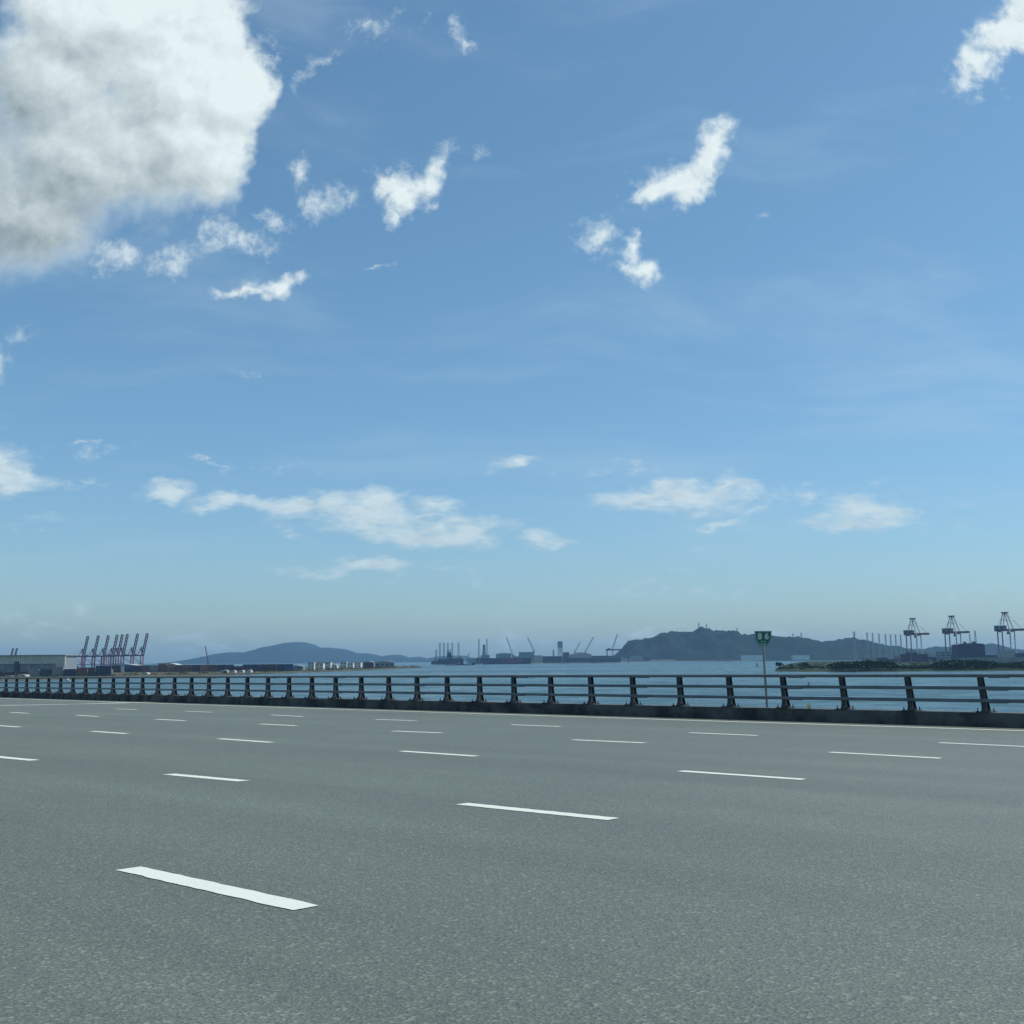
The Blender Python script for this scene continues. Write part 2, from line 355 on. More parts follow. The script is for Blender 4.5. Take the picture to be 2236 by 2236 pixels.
def sheet(name, s0, s1, o0, o1, z, m, parent=None, ns=None, no=1, thick=0.0):
    """strip following the road between two offsets; its mesh lives in road space"""
    ns = ns or max(2, int(abs(s1 - s0) / 4)); vs = []; fs = []
    for i in range(ns + 1):
        s = s0 + (s1 - s0) * i / ns
        for j in range(no + 1):
            o = o0 + (o1 - o0) * j / no; vs.append((s, o + .5 * K * s * s, z + .5 * KV * s * s))
    w = no + 1
    fs = [(i * w + j, (i + 1) * w + j, (i + 1) * w + j + 1, i * w + j + 1) for i in range(ns) for j in range(no)]
    mb = MB(); mb.add(vs, fs)
    if thick:
        o = [Vector(v) for v in vs]; mb = MB(); a = [v - Vector((0, 0, thick)) for v in o]
        n = len(o); mb.add(o + a, fs + [tuple(n + k for k in reversed(f)) for f in fs]
            + [(i * w, n + i * w, n + (i + 1) * w, (i + 1) * w) for i in range(ns)] + [(i * w + no, (i + 1) * w + no, n + (i + 1) * w + no, n + i * w + no) for i in range(ns)]
            + [(j, j + 1, n + j + 1, n + j) for j in range(no)] + [(ns * w + j, n + ns * w + j, n + ns * w + j + 1, ns * w + j + 1) for j in range(no)])
    return mb.build(name, m, parent)
ROAD_M = Matrix.Translation(CAM + RW @ Vector((0, 0, -H_R))) @ RW.to_4x4()
def place(o): o.matrix_world = ROAD_M; return o

# ------------------------------------------------------------------ sea, road, deck
def sea():
    m = bpy.data.materials.new('sea_water'); m.use_nodes = True; nt = m.node_tree; g = G(nt); p = nt.nodes['Principled BSDF']
    pos = g.n('ShaderNodeTexCoord').outputs['Object']
    mp = g.n('ShaderNodeMapping'); mp.inputs['Scale'].default_value = (0.45, 1, 1); mp.inputs['Rotation'].default_value = (0, 0, .2); g.put(mp.inputs['Vector'], pos)
    w1 = g.noise(pos, 0.16, 6, .62); w2 = g.noise(pos, 0.045, 5, .6)
    calm = g.noise(mp.outputs[0], 0.0035, 4, .5)
    b = g.n('ShaderNodeBump'); b.inputs['Strength'].default_value = 0.85; b.inputs['Distance'].default_value = 1.8
    g.put(b.inputs['Height'], g.math('ADD', w1, g.math('MULTIPLY', w2, 3.2))); nt.links.new(b.outputs[0], p.inputs['Normal'])
    g.put(p.inputs['Base Color'], g.mix(calm, (0.022, 0.066, 0.092, 1), (0.034, 0.084, 0.100, 1)))
    g.put(p.inputs['Roughness'], g.math('MULTIPLY_ADD', g.ramp(g.math('MULTIPLY_ADD', calm, .4, g.math('MULTIPLY', w2, .6)), .38, .62), .30, .14)); p.inputs['IOR'].default_value = 1.33; p.inputs['Specular IOR Level'].default_value = 0.36
    mb = MB(); S = 18500
    xs = [-S, -8000, -3000, -1000, 0, 1000, 3000, 8000, S]; ys = [-1900, -500, 300, 1000, 2500, 6000, 12000, S]
    vs = [(x, y, 0) for y in ys for x in xs]; n = len(xs)
    mb.add(vs, [(j * n + i, j * n + i + 1, (j + 1) * n + i + 1, (j + 1) * n + i) for j in range(len(ys) - 1) for i in range(n - 1)])
    return tag(mb.build('sea_water', m), kind='structure')
sea()
road = place(sheet('road', -150, 45, -9, OFF_K + 0.02, 0, M_ASPH, ns=60, no=6)); tag(road, kind='structure')
deck = place(sheet('bridge_deck', -150, 45, -9, OFF_K + 0.62, -0.01, M_CONC, thick=2.2, ns=60)); tag(deck, kind='structure')

# lane dashes: ends measured on a 1932 px print (left x,y, right x,y), width in metres
DASHES = [((243, 1639), (577, 1714)), ((872, 1517), (1157, 1546)), ((318, 1461), (460, 1474)), ((-90, 1420), (66, 1435)),
          ((1284, 1455), (1517, 1471)), ((758, 1417.5), (899, 1427)), ((414, 1394), (513, 1401)), ((174, 1380), (239, 1384.5)), ((-15, 1368.5), (38, 1372)),
          ((1566, 1419.5), (1775, 1431)), ((1080, 1396), (1217, 1402)), ((740, 1379.5), (833, 1383)), ((490, 1366), (559, 1369.5)), ((294, 1357), (350, 1360)), ((144, 1349.5), (186, 1352)), ((19, 1344), (54, 1346)),
          ((1772, 1401.5), (1995, 1411.5)), ((1300, 1382.5), (1430, 1388)), ((964, 1367.5), (1058, 1371)), ((709, 1357.5), (785, 1360)), ((511, 1349), (572, 1352)), ((350, 1342), (400, 1344)), ((219, 1337.5), (259, 1339))]
DW = 0.17
S93 = 2236 / 1932
for (a, b) in DASHES:
    p = inv(a[0] * S93, a[1] * S93); q = inv(b[0] * S93, b[1] * S93)
    d = Vector((q[0] - p[0], q[1] - p[1])).normalized(); nrm = Vector((0, 1))
    mb = MB(); N = 24; vs = []
    for i in range(N + 1):
        t = i / N; x = p[0] + (q[0] - p[0]) * t; y = p[1] + (q[1] - p[1]) * t
        for sgn in (-1, 1):
            xx = x + (rnd.uniform(-.006, .006)); yy = y + sgn * DW / 2 + rnd.uniform(-.007, .007)
            vs.append((xx, yy + .5 * K * xx * xx, .004 + .5 * KV * xx * xx))
    mb.add(vs, [(2 * i, 2 * i + 2, 2 * i + 3, 2 * i + 1) for i in range(N)])
    o = mb.build('lane_marking', M_PAINT, road)
ed = sheet('edge_line', -70, 45, OFF_EDGE - .1, OFF_EDGE + .1, .004, M_PAINT, road, ns=60)
# wider pale strip leaving the kerb leftwards: a windscreen reflection put into road colour
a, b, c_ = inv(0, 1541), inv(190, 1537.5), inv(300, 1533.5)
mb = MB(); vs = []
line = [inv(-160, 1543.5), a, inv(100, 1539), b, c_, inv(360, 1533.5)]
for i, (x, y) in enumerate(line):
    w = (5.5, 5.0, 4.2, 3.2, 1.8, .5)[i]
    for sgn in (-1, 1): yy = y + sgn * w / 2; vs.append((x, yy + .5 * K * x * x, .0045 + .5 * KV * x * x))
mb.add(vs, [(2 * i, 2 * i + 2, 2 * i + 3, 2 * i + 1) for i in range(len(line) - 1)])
mb.build('reflection_strip', M_REFLECTION, road)

# ------------------------------------------------------------------ kerb
kerb_mb = MB(); SK0, SK1, NK = -130, 40, 170; prof = [(0.0, -.02), (0.03, HC - .03), (0.055, HC), (.56, HC), (.58, HC - .02), (.58, -.3)]
vs = []
for i in range(NK + 1):
    s = SK0 + (SK1 - SK0) * i / NK
    for j, (o, z) in enumerate(prof):
        jit = rnd.uniform(-.004, .004) if 0 < j < 3 else 0
        oo = OFF_K + o + jit; vs.append((s, oo + .5 * K * s * s, z + jit * .6 + .5 * KV * s * s))
w = len(prof)
kerb_mb.add(vs, [(i * w + j, (i + 1) * w + j, (i + 1) * w + j + 1, i * w + j + 1) for i in range(NK) for j in range(w - 1)])
kerb = place(kerb_mb.build('concrete_kerb', M_KERB))
tag(kerb, 'dark stained concrete kerb running under the bridge railing', 'kerb')

# ------------------------------------------------------------------ railing
POST_PX = [2151, 1990, 1845, 1715, 1596, 1487, 1384, 1292, 1204, 1123, 1048, 977, 911, 849, 789, 733, 681, 631, 585, 540, 497, 456, 418, 381, 345, 311, 278, 247, 217, 187, 159, 132, 106, 82, 58, 36, 13]
OFF_P = OFF_K + 0.30
S_POST = [solve(px, OFF_P, HR * .7) for px in POST_PX]
d1 = S_POST[0] - S_POST[1]
S_EXTRA = [S_POST[0] + d1 * k for k in (1, 2, 3, 4)]; d2 = S_POST[-2] - S_POST[-1]
S_FAR = [S_POST[-1] - d2 * k for k in range(1, 9)]
ALLP = list(reversed(S_EXTRA)) + S_POST + S_FAR
railing = empty('bridge_railing', W(0, OFF_P, 0)); railing.matrix_world = ROAD_M
tag(railing, 'blue-grey steel bridge railing of three rails on curved posts above the dark kerb', 'railing')
ex, ey, ez = Vector((1, 0, 0)), Vector((0, 1, 0)), Vector((0, 0, 1))
def make_post():
    mb = MB(); t = .022
    # outline in the plane across the road: front flange edge curves out to a foot on the road side
    front = [(-.17, .02), (-.13, .05), (-.085, .11), (-.062, .20), (-.050, .38), (-.045, .7), (-.04, HR - HC - .09)]
    back = [(.055, HR - HC - .09), (.06, .7), (.07, .45), (.085, .25), (.12, .08), (.14, .02)]
    mb.prism(front + back, (0, 0, 0), ey, ez, ex, t)
    wf = .12
    for i in range(len(front) - 1):         # front flange
        (a, b), (c, d) = front[i], front[i + 1]
        mb.add([(-wf / 2, a - .012, b), (wf / 2, a - .012, b), (wf / 2, c - .012, d), (-wf / 2, c - .012, d),
                (-wf / 2, a, b), (wf / 2, a, b), (wf / 2, c, d), (-wf / 2, c, d)],
               [(0, 1, 2, 3), (7, 6, 5, 4), (0, 3, 7, 4), (1, 5, 6, 2), (0, 4, 5, 1), (3, 2, 6, 7)])
    for i in range(len(back) - 1):
        (a, b), (c, d) = back[i], back[i + 1]
        mb.add([(-wf / 2, a + .012, b), (wf / 2, a + .012, b), (wf / 2, c + .012, d), (-wf / 2, c + .012, d),
                (-wf / 2, a, b), (wf / 2, a, b), (wf / 2, c, d), (-wf / 2, c, d)],
               [(3, 2, 1, 0), (4, 5, 6, 7), (4, 7, 3, 0), (2, 6, 5, 1), (1, 5, 4, 0), (7, 6, 2, 3)])
    mb.box((0, .007, HR - HC - .085), (wf, .12, .012))
    for z in (.24, .55):                     # brackets that carry the rails
        mb.box((0, -.062, z), (.12, .03, .05))
    return mb
post0 = make_post().build('post', M_POST)
pl = MB(); pl.box((0, -.03, .01), (.30, .5, .02)); bl = pl
for x in (-.115, .115):
    for y in (-.22, .15):
        bl.tube((x, y, .02), (x, y, .10), .012, n=6); bl.tube((x, y, .02), (x, y, .045), .024, n=6); bl.tube((x, y, .02), (x, y, .024), .034, n=10)
gus = pl
for x in (-1, 1):
    gus.prism([(x * .012, .02), (x * .12, .02), (x * .012, .09)], (0, 0, 0), ex, ez, ey, .014)
base0 = pl.build('base_plate', M_POST)
def post_at(i, s):
    p = post0 if i == 0 else post0.copy(); b = base0 if i == 0 else base0.copy()
    for o in (p, b):
        if i: C.objects.link(o)
    p.parent = railing; b.parent = p
    yw = math.atan(K * s)
    px = proj(W(s, OFF_P, HR * .6))[0]
    lean = R(6.3) * max(0, min(1.15, (px - 300) / 1700)) ** 1.15      # the posts lean along the road, more so the nearest ones
    L = Matrix.Translation((s, OFF_P + .5 * K * s * s, HC + .5 * KV * s * s)) @ Matrix.Rotation(yw, 4, 'Z')
    sh = Matrix.Identity(4); 
    p.matrix_local = L @ Matrix.Rotation(-lean, 4, 'Y')
    back = (Matrix.Rotation(-lean, 4, 'Y')).inverted()
    b.matrix_local = back
for i, s in enumerate(ALLP): post_at(i, s)

RAIL_Z = (HR - .045, .87, .585)
RAIL_O = (OFF_P + .0, OFF_P - .115, OFF_P - .115)
def rail_mesh(s0, s1, off, z, hw, hh, step=1.6):
    """closed rounded tube along the railing"""
    n = max(2, int((s1 - s0) / step)); ring = []
    for k in range(12):
        t = 2 * math.pi * (k + .5) / 12; c, s_ = math.cos(t), math.sin(t)
        ring.append((hw * math.copysign(abs(c) ** .45, c), hh * math.copysign(abs(s_) ** .45, s_)))
    vs = []
    for i in range(n + 1):
        s = s0 + (s1 - s0) * i / n
        for (a, b) in ring: vs.append((s, off + a + .5 * K * s * s, z + b + .5 * KV * s * s))
    m = len(ring); mb = MB()
    fs = [(i * m + j, i * m + (j + 1) % m, (i + 1) * m + (j + 1) % m, (i + 1) * m + j) for i in range(n) for j in range(m)]
    fs += [tuple(range(m - 1, -1, -1)), tuple(n * m + j for j in range(m))]
    mb.add(vs, fs); return mb
for z, o, hw, hh in zip(RAIL_Z, RAIL_O, (.085, .05, .05), (.042, .040, .040)):
    rl = rail_mesh(ALLP[-1] - 1, ALLP[0] + .8, o, z, hw, hh, 1.0).build('rail', M_RAIL, railing, smooth=False)
    for k in range(-1, 40, 3):
        idx = 4 + 1 + k                      # joints stand right of every third post
        if 0 <= idx < len(ALLP):
            s = ALLP[idx] + .12
            rail_mesh(s, s + .42, o, z - .010, hw + .004, hh + .006, .42).build('joint_sleeve', M_RAIL, rl)

# delineator on the kerb
s = solve(1765, OFF_K + .06, HC + .1)
M_YEL = mat('yellow_plastic', (0.75, 0.50, 0.12), .5, var=.2, vscale=20); M_LENS = mat('pale_lens', (0.8, 0.72, 0.5), .3)
dl = empty('kerb_reflector', W(s, OFF_K + .1, HC)); dl.matrix_world = ROAD_M @ Matrix.Translation((s, OFF_K + .1 + .5 * K * s * s, HC + .5 * KV * s * s)) @ Matrix.Scale(1.15, 4)
tag(dl, 'small yellow reflector standing on the kerb between two posts right of the green sign', 'reflector')
mb = MB(); mb.prism([(-.03, 0), (.03, 0), (.024, .075), (-.024, .075)], (0, 0, 0), ex, ez, ey, .06); mb.build('housing', M_YEL, dl, bevel=.004)
mb = MB(); mb.prism([(-.042, .066), (.042, .066), (.044, .118), (-.044, .118)], (0, 0, 0), ex, ez, ey, .055); mb.build('lens', M_LENS, dl, bevel=.004)

# ------------------------------------------------------------------ distance sign
M_GREEN = mat('sign_green', (0.006, 0.13, 0.085), .45, var=.15, vscale=4)
M_WHITE = mat('sign_white', (0.50, 0.62, 0.58), .5, var=.15, vscale=12)
SO = OFF_K + .50
s = solve(1676, SO, HC); top_s = s
sb = W(s, SO, HC); dist = (sb - CAM).length
mp_ = (sb.y) / FPX
sg = empty('distance_sign', sb); tag(sg, 'green trapezoid distance marker sign reading 86 on a thin pole behind the railing', 'road sign')
lean = (at(1665.5, 1409, sb.y) - sb)
mb = MB(); mb.tube((0, 0, -.3), lean + Vector((0, 0, .30)), .032, n=16); mb.build('pole', M_STEEL, sg, smooth=False)
ctr = at(1665.5, 1393.5, sb.y) - sb - Vector((0, .055, 0))
k = mp_
outl = [(-18.6, 15.5), (18.6, 15.5), (17.6, -2.5), (9.6, -15.5), (-9.6, -15.5), (-17.6, -2.5)]
X, Z_, Y_ = Vector((1, 0, -.0085)), Vector((.0085, 0, 1)), Vector((0, 1, 0))
mb = MB(); mb.prism([(a * k, b * k) for a, b in outl], ctr, X, Z_, Y_, .012); panel = mb.build('sign_panel', M_GREEN, sg)
mb = MB(); o2 = [(a * .95, b * .93) for a, b in outl]; i2 = [(a * .90, b * .86) for a, b in outl]
n = 6
for q in range(n):
    a, b = o2[q], o2[(q + 1) % n]; c, d = i2[(q + 1) % n], i2[q]
    mb.prism([(x * k, y * k) for x, y in (a, b, c, d)], ctr - Vector((0, .008, 0)), X, Z_, Y_, .003)
mb.build('border', M_WHITE, panel)
def text(body, size, loc, name, parent, m, bold=.0):
    cu = bpy.data.curves.new(name, 'FONT'); cu.body = body; cu.size = size; cu.align_x = 'CENTER'; cu.align_y = 'CENTER'; cu.extrude = .002; cu.offset = bold
    ob = bpy.data.objects.new(name + '_curve', cu); C.objects.link(ob)
    me = bpy.data.meshes.new_from_object(ob.evaluated_get(bpy.context.evaluated_depsgraph_get())); bpy.data.objects.remove(ob)
    me.materials.clear(); me.materials.append(m); o = bpy.data.objects.new(name, me); C.objects.link(o); o.parent = parent
    o.location = loc; o.rotation_euler = (math.pi / 2, 0, 0); return o
for ch, dx in (('8', -7.4), ('6', 7.4)):
    text(ch, .222, ctr + Vector((dx * k, -.009, 3.4 * k)), 'sign_number', panel, M_WHITE, .011)
mb = MB()
for (x0, y0, x1, y1) in ((-5, -6.2, 5, -7.0), (-5, -10.4, 5, -11.2), (-5, -7.0, -4.2, -10.4), (4.2, -7.0, 5, -10.4)):
    mb.prism([(x0 * k, y0 * k), (x1 * k, y0 * k), (x1 * k, y1 * k), (x0 * k, y1 * k)], ctr - Vector((0, .008, 0)), X, Z_, Y_, .003)
mb.build('sign_mark', M_WHITE, panel)

# ------------------------------------------------------------------ hills and land
from mathutils import noise as mnoise
def fbm(x, y, z=0, o=5):
    return mnoise.fractal(Vector((x, y, z)), 1.0, 2.1, o, noise_basis='PERLIN_ORIGINAL')
M_HILL = mat('wooded_hillside', (0.004, 0.011, 0.011), .95, vscale=.012, color2=(0.010, 0.021, 0.015), bump=1.0, bscale=.08, detail=9, spec=0.05)
M_FAR = mat('far_mountain', (0.012, 0.024, 0.022), .95, var=.3, vscale=.002, spec=0.05)
def ridge(name, prof, D, depth, m, nx=220, ny=26, rough=.06, base=0.0, tree=0.0):
    """a range of hills whose skyline at distance D follows prof (photograph pixels)"""
    pts = [at(px, py, D) for px, py in prof]; xs = [p.x for p in pts]; zs = [p.z for p in pts]
    vs = []; x0, x1 = xs[0], xs[-1]
    for j in range(ny + 1):
        v = j / ny * 2 - 1                      # -1 front .. 1 back
        y = D + v * depth
        for i in range(nx + 1):
            x = x0 + (x1 - x0) * i / nx
            h = max(0.0, float(np.interp(x, xs, zs)) - base)
            fall = max(0.0, 1 - abs(v) ** 1.6); gully = fbm(x * 2.2 / depth, y * 1.3 / depth, 3.1)
            hh = h * fall * (1 + (1 - fall) * fall * 2.2 * gully) + h * rough * .25 * fbm(x * .006, y * .006, 1.7) * min(1, fall * 3)
            hh += tree * fall * (fbm(x * .03, y * .03, 5, 4) + .5 * fbm(x * .11, y * .11, 2, 2)) * min(1, h / 30)
            vs.append((x * (y / D) if False else x, y, base + hh))
    w = nx + 1; mb = MB()
    mb.add(vs, [(j * w + i, j * w + i + 1, (j + 1) * w + i + 1, (j + 1) * w + i) for j in range(ny) for i in range(nx)])
    return tag(mb.build(name, m, smooth=True), kind='structure')
FARP = [(405, 1452), (430, 1448), (459, 1441), (483, 1433.5), (504, 1424.5), (521, 1424), (556, 1427), (566, 1424), (587, 1416), (608, 1410), (628, 1404.5), (649, 1402), (666, 1403), (678, 1409), (690, 1416), (703, 1414), (724, 1414.5), (748, 1417), (775, 1425.5), (800, 1427), (816, 1428.5), (845, 1437), (859, 1431.5), (872, 1429.5), (888, 1434.5), (899, 1437.5), (917, 1434), (938, 1440), (955, 1434), (977, 1431.5), (1017, 1431.5), (1031, 1436.5), (1070, 1437), (1140, 1437.5), (1250, 1437), (1360, 1437), (1420, 1439)]
ridge('mountain', FARP, 15000, 2600, M_FAR, nx=320)
HILLP = [(1330, 1440), (1344, 1432), (1353, 1423), (1365, 1411), (1374, 1400), (1382, 1399), (1399, 1398.5), (1417, 1396), (1436, 1387), (1450, 1383.5), (1471, 1382), (1496, 1380), (1513, 1379), (1519, 1374), (1527, 1373), (1540, 1377), (1546, 1379), (1568, 1381), (1599, 1385), (1614, 1390), (1630, 1389), (1645, 1389), (1686, 1392), (1707, 1392.5), (1748, 1393), (1769, 1397), (1790, 1403.5), (1821, 1402.5), (1840, 1398), (1852, 1397), (1870, 1398), (1888, 1400), (1908, 1407), (1929, 1412), (1960, 1415), (2000, 1424), (2030, 1436)]
ridge('hill', HILLP, 6600, 620, M_HILL, nx=420, ny=46, rough=.5, tree=9)
HILL2 = [(1880, 1434), (1930, 1418), (1960, 1415), (2026, 1418), (2043, 1414), (2064, 1413.5), (2100, 1412), (2140, 1409), (2167, 1411), (2198, 1417), (2236, 1423), (2300, 1430), (2400, 1434)]
ridge('hill', HILL2, 8600, 600, M_HILL, nx=220, ny=30, rough=.5, tree=8)

def land(name, front, back, m, z=2.6, kind='structure', jit=1.0):
    """flat ground with a shelving edge: front and back are lists of (px, D)"""
    N = 120
    def samp(lst):
        us = [a for a, b in lst]; ds = [b for a, b in lst]; out = []
        for i in range(N + 1):
            u = us[0] + (us[-1] - us[0]) * i / N; out.append((u, float(np.interp(u, us, ds))))
        return out
    f, b = samp(front), samp(back); rows = []
    for t, zz in ((-0.004, -1.5), (0.0, .3), (.012, z * .55), (.03, z), (.2, z), (.5, z), (.8, z + .5), (1.0, z)):
        row = []
        for (u, d0), (u1, d1) in zip(f, b):
            uu = u + (u1 - u) * max(t, 0); dd = d0 + (d1 - d0) * t + jit * 10 * fbm(uu * .05, t * 3, 2) * (1 if t < .05 else .3)
            row.append(on(uu, dd, zz + (.5 * fbm(uu * .11, t * 9, 7) if t > .02 else 0)))
        rows.append(row)
    w = N + 1; mb = MB(); mb.add([p for r in rows for p in r], [(j * w + i, j * w + i + 1, (j + 1) * w + i + 1, (j + 1) * w + i) for j in range(len(rows) - 1) for i in range(N)])
    return tag(mb.build(name, m), kind=kind)
M_EARTH = mat('port_ground', (0.095, 0.08, 0.065), .95, vscale=.03, color2=(0.035, 0.05, 0.03), detail=8, spec=0.05)
M_GRASS = mat('rough_grassland', (0.034, 0.044, 0.022), .95, vscale=.03, color2=(0.018, 0.030, 0.015), detail=8, spec=0.05)
M_SHORE = mat('far_shore_ground', (0.07, 0.08, 0.055), .95, var=.4, vscale=.02)
land('port_ground', [(-500, 1000), (-60, 1050), (120, 1120), (300, 1215), (500, 1400), (700, 1720), (790, 1960), (860, 2250), (921, 2650)],
     [(-500, 3300), (0, 3000), (200, 3000), (400, 2950), (600, 2950), (700, 2850), (800, 2800), (860, 2760), (925, 2720)], M_EARTH, 2.4)
land('island_ground', [(1692, 1330), (1760, 1265), (1900, 1235), (2100, 1215), (2236, 1210), (2700, 1180)],
     [(1760, 3900), (1800, 4300), (1900, 4500), (2100, 4600), (2236, 4600), (2900, 4600)], M_GRASS, 2.8)
land('far_shore', [(1030, 4750), (1140, 4700), (1300, 5000), (1380, 5500), (1500, 5900), (1700, 6000), (1900, 6050), (2300, 6100)],
     [(1030, 6500), (1140, 6500), (1300, 6600), (1380, 6700), (1500, 6700), (1700, 6700), (1900, 6800), (2300, 7400)], M_SHORE, 4.0)

# ------------------------------------------------------------------ planting: masses of leaves and single trees
M_LEAF = mat('mangrove_leaves', (0.020, 0.046, 0.020), .8, vscale=.25, color2=(0.034, 0.062, 0.024), spec=0.1)
M_LEAF2 = mat('pale_scrub_leaves', (0.055, 0.085, 0.035), .85, vscale=.2, color2=(0.06, 0.085, 0.04), spec=0.1)
M_BARK = mat('bark', (0.09, 0.07, 0.05), .9, var=.3, vscale=3)
def leaf_mass(mb, c, r, n, size):
    for _ in range(n):
        a, b = rnd.uniform(0, 2 * math.pi), math.acos(rnd.uniform(-.2, 1)); q = rnd.uniform(.72, 1.04)
        p = Vector((c[0] + r[0] * q * math.cos(a) * math.sin(b), c[1] + r[1] * q * math.sin(a) * math.sin(b), c[2] + r[2] * q * math.cos(b)))
        u = Vector((rnd.uniform(-1, 1), rnd.uniform(-1, 1), rnd.uniform(-1, 1))).normalized(); v = u.cross(Vector((rnd.random(), rnd.random(), rnd.random()))).normalized()
        s = size * rnd.uniform(.6, 1.4); mb.add([p - u * s, p + v * s, p + u * s, p - v * s], [(0, 1, 2, 3)])
def thicket(name, px0, px1, D0, D1, h0, h1, n, m, dens=70, z=2.0, prof=None):
    mb = MB()
    for i in range(n):
        px = rnd.uniform(px0, px1); D = rnd.uniform(D0, D1); h = rnd.uniform(h0, h1)
        if prof: h *= float(np.interp(px, [p[0] for p in prof], [p[1] for p in prof]))
        if h < .6: continue
        p = on(px, D, z); leaf_mass(mb, (p.x, p.y, z + h * .35), (h * rnd.uniform(.8, 1.4), h * .9, h * .65), dens, max(.5, h * .13))
        mb.tube((p.x, p.y, z - .6), (p.x, p.y, z + h * .6), h * .05, h * .02, 5)
    return tag(mb.build(name, m), kind='stuff')
thicket('mangrove_thicket', 1815, 2330, 1235, 1300, 5.5, 9.5, 260, M_LEAF, prof=[(1815, .7), (1835, 1.0), (1940, 1.1), (1960, .45), (2000, .35), (2030, .5), (2060, 1.05), (2150, 1.1), (2185, .7), (2215, .55), (2236, .9), (2330, 1)])
thicket('shore_scrub', 1700, 2330, 1300, 1480, 2.0, 4.5, 240, M_LEAF2, dens=46)
thicket('back_scrub', 1740, 2330, 1700, 2300, 2.5, 5.0, 150, M_LEAF, dens=40)
thicket('port_scrub', 470, 900, 1760, 1800, 1.0, 2.5, 1, M_LEAF, dens=30)
def shore_bushes():
    mb = MB()
    fr = [(-60, 1060), (120, 1130), (300, 1225), (500, 1410), (700, 1730), (790, 1970), (860, 2260), (915, 2640)]
    for i in range(170):
        px = rnd.uniform(-60, 912) if i > 60 else rnd.uniform(560, 912); D = float(np.interp(px, [a for a, b in fr], [b for a, b in fr])) + rnd.uniform(14, 60)
        h = rnd.uniform(1.4, 3.6) * (1.25 if px > 700 else 1); p = on(px, D, 2); leaf_mass(mb, (p.x, p.y, 2.2 + h * .25), (h * 1.5, h, h * .6), 34, h * .16)
    tag(mb.build('shoreline_bushes', M_LEAF2), kind='stuff')
shore_bushes()
bpy.data.objects.remove(bpy.data.objects['port_scrub'])
def tree(px, D, h, wd, label):
    p = on(px, D, 2.0); r = empty('shore_tree', p, 0, label, 'tree')
    mb = MB(); mb.tube((0, 0, -1), (0, 0, h * .5), h * .035, h * .02, 7)
    for k in range(5):
        a = k * 1.3; mb.tube((0, 0, h * .35), (math.cos(a) * wd * .3, math.sin(a) * wd * .3, h * .62), h * .016, h * .008, 5)
    mb.build('trunk', M_BARK, r)
    mb = MB()
    for k in range(7):
        leaf_mass(mb, (rnd.uniform(-.28, .28) * wd, rnd.uniform(-.25, .25) * wd, h * rnd.uniform(.42, .78)), (wd * .26, wd * .24, h * .2), 60, h * .06)
    mb.build('crown', M_LEAF, r)
tree(1703, 1345, 9.5, 9.5, 'rounded dark green tree at the very tip of the right-hand island')
tree(1728, 1380, 6.5, 7, 'small low tree just behind the tip of the right-hand island')
tree(1757, 1420, 8.5, 10, 'spreading dark tree on the island, third from its tip')
tree(1767, 1290, 5.5, 6, 'small dark bushy tree at the water edge near the island tip')

# ------------------------------------------------------------------ containers
CMESH = {}
def container_mesh(key, col):
    if key in CMESH: return CMESH[key]
    mb = MB(); L, Wd, Hh = 12.2, 2.44, 2.6
    n = 30
    # corrugated long sides
    for sgn in (-1, 1):
        vs = []
        for i in range(n + 1):
            x = -L / 2 + L * i / n; y = sgn * (Wd / 2 - (.06 if i % 2 else 0)); vs += [(x, y, .1), (x, y, Hh - .1)]
        mb.add(vs, [(2 * i, 2 * i + 2, 2 * i + 3, 2 * i + 1) for i in range(n)])
    mb.box((0, 0, .06), (L, Wd, .12)); mb.box((0, 0, Hh - .06), (L, Wd, .12))
    for x in (-L / 2 + .05, L / 2 - .05): mb.box((x, 0, Hh / 2), (.1, Wd, Hh - .24))
    gr = sum(col) / 3; col = tuple(x * .62 + gr * .38 + .012 for x in col); m = mat('container_' + key, col, .6, var=.25, vscale=.5)
    o = mb.build('shipping_container', m); me = o.data; bpy.data.objects.remove(o); CMESH[key] = me; return me
COL = {'maroon': (.11, .030, .035), 'rust': (.21, .075, .045), 'navy': (.022, .04, .12), 'blue': (.02, .06, .26), 'green': (.022, .07, .065), 'grey': (.24, .25, .24), 'orange': (.33, .12, .05), 'pale': (.45, .44, .38), 'plum': (.07, .035, .075)}
def container(key, loc, rz, where):
    o = bpy.data.objects.new('shipping_container', container_mesh(key, COL[key])); C.objects.link(o); o.location = loc; o.rotation_euler = (0, 0, rz)
    return tag(o, '%s shipping container stacked %s' % (key, where), 'container', '%s containers %s' % (key, where))
ZONES = [(-40, 30, ['maroon', 'maroon', 'plum']), (30, 70, ['maroon', 'plum', 'navy']), (70, 140, ['navy', 'green', 'navy']), (140, 200, ['navy', 'plum', 'maroon', 'green']), (200, 250, ['green', 'navy', 'maroon']),
         (250, 305, ['navy', 'blue', 'plum', 'blue']), (305, 330, ['rust', 'orange', 'plum']), (330, 352, ['blue', 'green', 'grey']), (352, 400, ['rust', 'rust', 'orange']), (400, 440, ['rust', 'maroon', 'plum']), (440, 470, ['orange', 'rust']),
         (470, 600, ['maroon', 'plum', 'rust', 'navy', 'grey']), (600, 645, ['navy', 'blue', 'plum'])]
W1 = 'on the quay across the water at left'
px = -30.0
